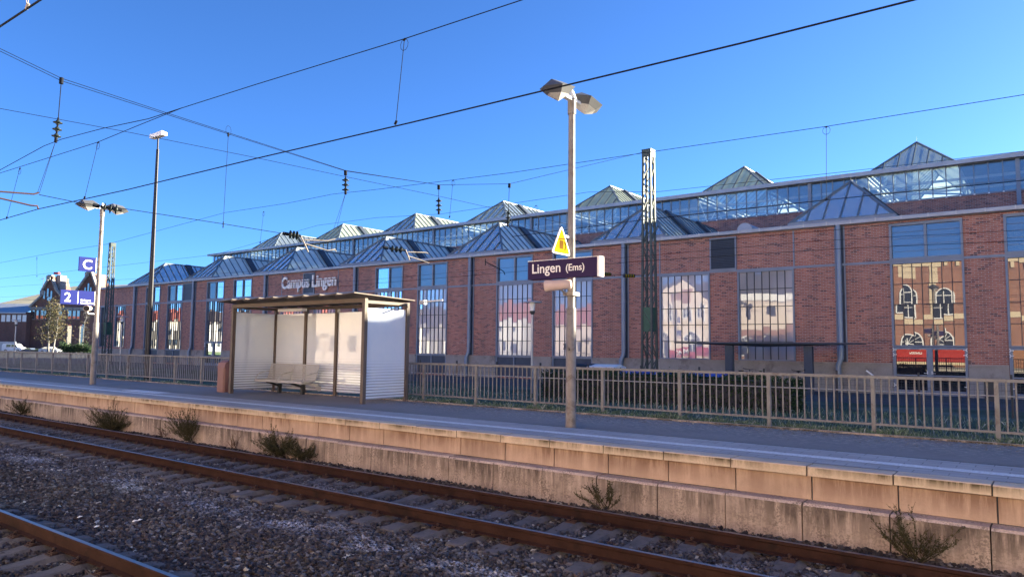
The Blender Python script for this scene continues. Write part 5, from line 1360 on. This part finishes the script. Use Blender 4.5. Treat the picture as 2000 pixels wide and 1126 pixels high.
# ================================================================== STATION SIDE (seen mirrored in the hall windows)
YS = -12.0; VIR = 2*YF - YS
def mir(px, py): v = onY(px, py, VIR); return v.x, v.z
stn = thing('station_building', 'red brick station building with cream arched windows, mirrored in the right hall window', 'building', (-5, YS, PZ))
x0, x1, H1 = -15.0, 7.0, 11.55
m = MB(); m.box(x0, x1, YS-12, YS, .6, H1); m.build('wall', MT['station_brick'], stn)
m = MB(); m.box(x0-.2, x1+.2, YS-12.2, YS+.25, H1, H1+.5); m.box(x0, x1, YS+.002, YS+.12, 5.45, 6.0); m.box(-10.9, -10.4, YS+.002, YS+.10, 6.02, H1-.01)
for i in range(12): m.box(-9.6+i*.8, -9.3+i*.8, YS+.002, YS+.2, H1-.6, H1-.02)
m.build('cornice', MT['cream'], stn)
m = MB(); m.box(-13.8, -12.0, YS+.003, YS+.06, 10.3, 11.9); m.build('relief_panel', MT['cream'], stn)
def st_window(par, x, z0, z1, w_, fan=False):
    h = w_/2
    pts = [(x-h,z0),(x+h,z0),(x+h,z1-h)]+[(x+h*math.cos(t),z1-h+h*math.sin(t)) for t in [math.pi*i/10 for i in range(1,10)]]+[(x-h,z1-h)]
    f = MB(); f.prism(pts, 'y', YS+.01, YS+.05); o = f.build('window', MT['old_pane'], par)
    g = MB(); n = len(pts)
    for i in range(n): a, c = pts[i], pts[(i+1)%n]; g.bar((a[0],YS+.08,a[1]),(c[0],YS+.08,c[1]), .12, .14, (0,1,0))
    g.bar((x,YS+.085,z0),(x,YS+.085,z1-h*.4), .08, .09, (0,1,0)); g.bar((x-h,YS+.087,z1-h),(x+h,YS+.087,z1-h), .08, .09, (0,1,0))
    if fan:
        for t in (.6, 1.1, 2.04, 2.54): g.bar((x,YS+.084,z1-h),(x+h*.95*math.cos(t),YS+.084,z1-h+h*.95*math.sin(t)), .05, .05, (0,1,0))
    else: g.bar((x-h,YS+.086,(z0+z1-h)/2),(x+h,YS+.086,(z0+z1-h)/2), .06, .07, (0,1,0))
    g.build('window_frame', MT['offwhite'], o)
for x, w_ in ((-13.2,1.7),(-9.7,1.5),(-5.2,1.6),(-1.2,1.6),(2.8,1.6)):
    st_window(stn, x, 6.15, 9.15, w_); st_window(stn, x, 1.2, 4.35, w_+.5, True)
wing = thing('station_wing', 'pale rendered station wing with a dark slate roof, mirrored in the middle hall windows', 'building', (-30, YS, PZ))
m = MB(); m.box(-34.5, x0-.01, YS-10, YS, .6, 5.0); m.build('brick_base', MT['station_brick'], wing)
m = MB(); m.box(-34.5, x0-.01, YS-10, YS+.06, 5.0, 8.2); m.build('wall', MT['pinkwall'], wing)
m = MB(); m.box(-34.7, x0-.01, YS-10, YS+.35, 8.2, 9.05); m.build('cornice', MT['offwhite'], wing)
m = MB(); m.prism([(YS+.5,9.06),(YS-10,9.06),(YS-5,12.0),(YS-1.5,11.9)], 'x', -34.7, x0-.02); m.build('roof', MT['slate'], wing)
for x in (-32.5,-30.5,-27.5,-24.2,-21,-18): 
    st_window(wing, x, 1.2, 4.2, 1.9, True)
    m = MB(); m.box(x-.5, x+.5, YS+.07, YS+.1, 6.2, 7.6); m.build('window', MT['old_pane'], wing)
gb = thing('gabled_wing', 'pale gabled station wing mirrored in the hall window beside the lattice mast', 'building', (-39, YS, PZ))
m = MB(); m.prism([(-44,.6),(-34.6,.6),(-34.6,8.2),(-39.3,11.3),(-44,8.2)], 'y', YS-12, YS); m.build('wall', MT['pinkwall'], gb)
m = MB()
for a, c in (((-44.4,8.1),(-39.3,11.5)), ((-39.3,11.5),(-34.5,8.1))): m.bar((a[0],YS-5.8,a[1]),(c[0],YS-5.8,c[1]), 12.6, .3)
m.build('roof', MT['slate'], gb)
m = MB(); m.box(-44, -34.6, YS+.002, YS+.12, 5.2, 5.6); m.build('cornice', MT['cream'], gb)
m = MB(); m.box(-40.2, -37.9, YS+.003, YS+.05, 8.3, 9.7); m.build('brick_panel', MT['station_brick'], gb)
for x in (-42, -40.5, -38.2, -36.5): st_window(gb, x, 6.0, 8.0, .9)
for x in (-42, -37.5): st_window(gb, x, 1.3, 4.3, 2.0, True)
hue = [((.60,.50,.44),(.42,.12,.08)), ((.66,.64,.62),(.40,.13,.08)), ((.62,.58,.52),(.10,.09,.10)), ((.68,.60,.50),(.38,.11,.07)), ((.64,.63,.62),(.12,.10,.10)), ((.66,.62,.55),(.36,.11,.08))]
xh = -49.0
for i, (wc, rc) in enumerate(hue):
    if i > 1: wc = tuple(v*.6 for v in wc); rc = tuple(v*.6 for v in rc)
    w_ = (14, 16, 20, 24, 30, 40)[i]; e = (5.5, 6.6, 6.0, 7.5, 7.0, 8.0)[i]
    o = thing('town_house', ['pale pink town house with a red roof nearest the station, seen only as a reflection', 'white town house with a red roof, second from the station, seen only as a reflection', 'cream town house with a dark roof seen only as a reflection', 'tall cream town house with a red roof seen only as a reflection', 'long white town house with a dark roof seen only as a reflection', 'longest cream town house farthest left, seen only as a reflection'][i], 'house', (xh-w_/2, YS-2, PZ))
    m = MB(); m.box(xh-w_, xh, YS-12, YS-2, .6, e); m.build('wall', plain('house_wall_%s' % 'abcdef'[i], wc, .85, 0, .06, 1), o)
    m = MB(); m.prism([(YS-1.6,e+.003),(YS-12.4,e+.003),(YS-7,e+3.2)], 'x', xh-w_-.3, xh+.3); m.build('roof', plain('house_roof_%s' % 'abcdef'[i], rc, .8, 0, .15, 2), o)
    x = xh-1.6
    while x > xh-w_+1:
        for z in (1.8, 4.4): 
            if z+1.4 < e: m = MB(); m.box(x-.5, x+.5, YS-1.99, YS-1.95, z, z+1.4); m.build('window', MT['old_pane'], o)
        x -= 2.6
    xh -= w_+3
o = thing('town_house', 'long pale unseen block right of the station, added to bounce sunlight towards the hall', 'house', (34, YS-2, PZ))  # added out-of-view block, its pale front bounces sunlight onto the hall
m = MB(); m.box(9, 60, YS-12, YS-2, .6, 10.5); m.build('wall', plain('house_wall_g', (.68,.62,.54), .85, 0, .06, 1), o)
m = MB(); m.prism([(YS-1.6,10.503),(YS-12.4,10.503),(YS-7,13.6)], 'x', 8.7, 60.3); m.build('roof', MT['slate'], o)
for (a, c, z0, z1, txt, size, tx, tz, lab) in ((-13.9,-7.3,1.25,2.50,'LINGEN',.32,-11.55,2.02,'red board with white letters LINGEN on the near platform, mirrored in the hall doors'),
                                              (-39.8,-34.0,1.15,2.25,'MO',.95,-37.1,1.35,'red board with two big white letters on the near platform, mirrored beside the lattice mast')):
    o = thing('red_board', lab, 'sign', ((a+c)/2, -9.0, PZ))
    m = MB(); m.box(a, c, -9.08, -9.0, z0, z1); m.build('board', MT['redboard'], o)
    m = MB(); m.box(a, c, -9.07, -9.01, z0-.28, z0-.002); m.build('lower_strip', MT['cream'], o)
    for xp in (a+.1, (a+c)/2, c-.1): m = MB(); m.box(xp-.04, xp+.04, -9.16, -9.085, PZ, z1); m.build('post', MT['galv'], o)
    t = text_mesh(txt, size, .003, .006); text_obj('lettering', t, MT['white'], Matrix.Translation((tx, -8.99, tz)) @ Matrix.Rotation(math.pi, 4, 'Z') @ R90, o)
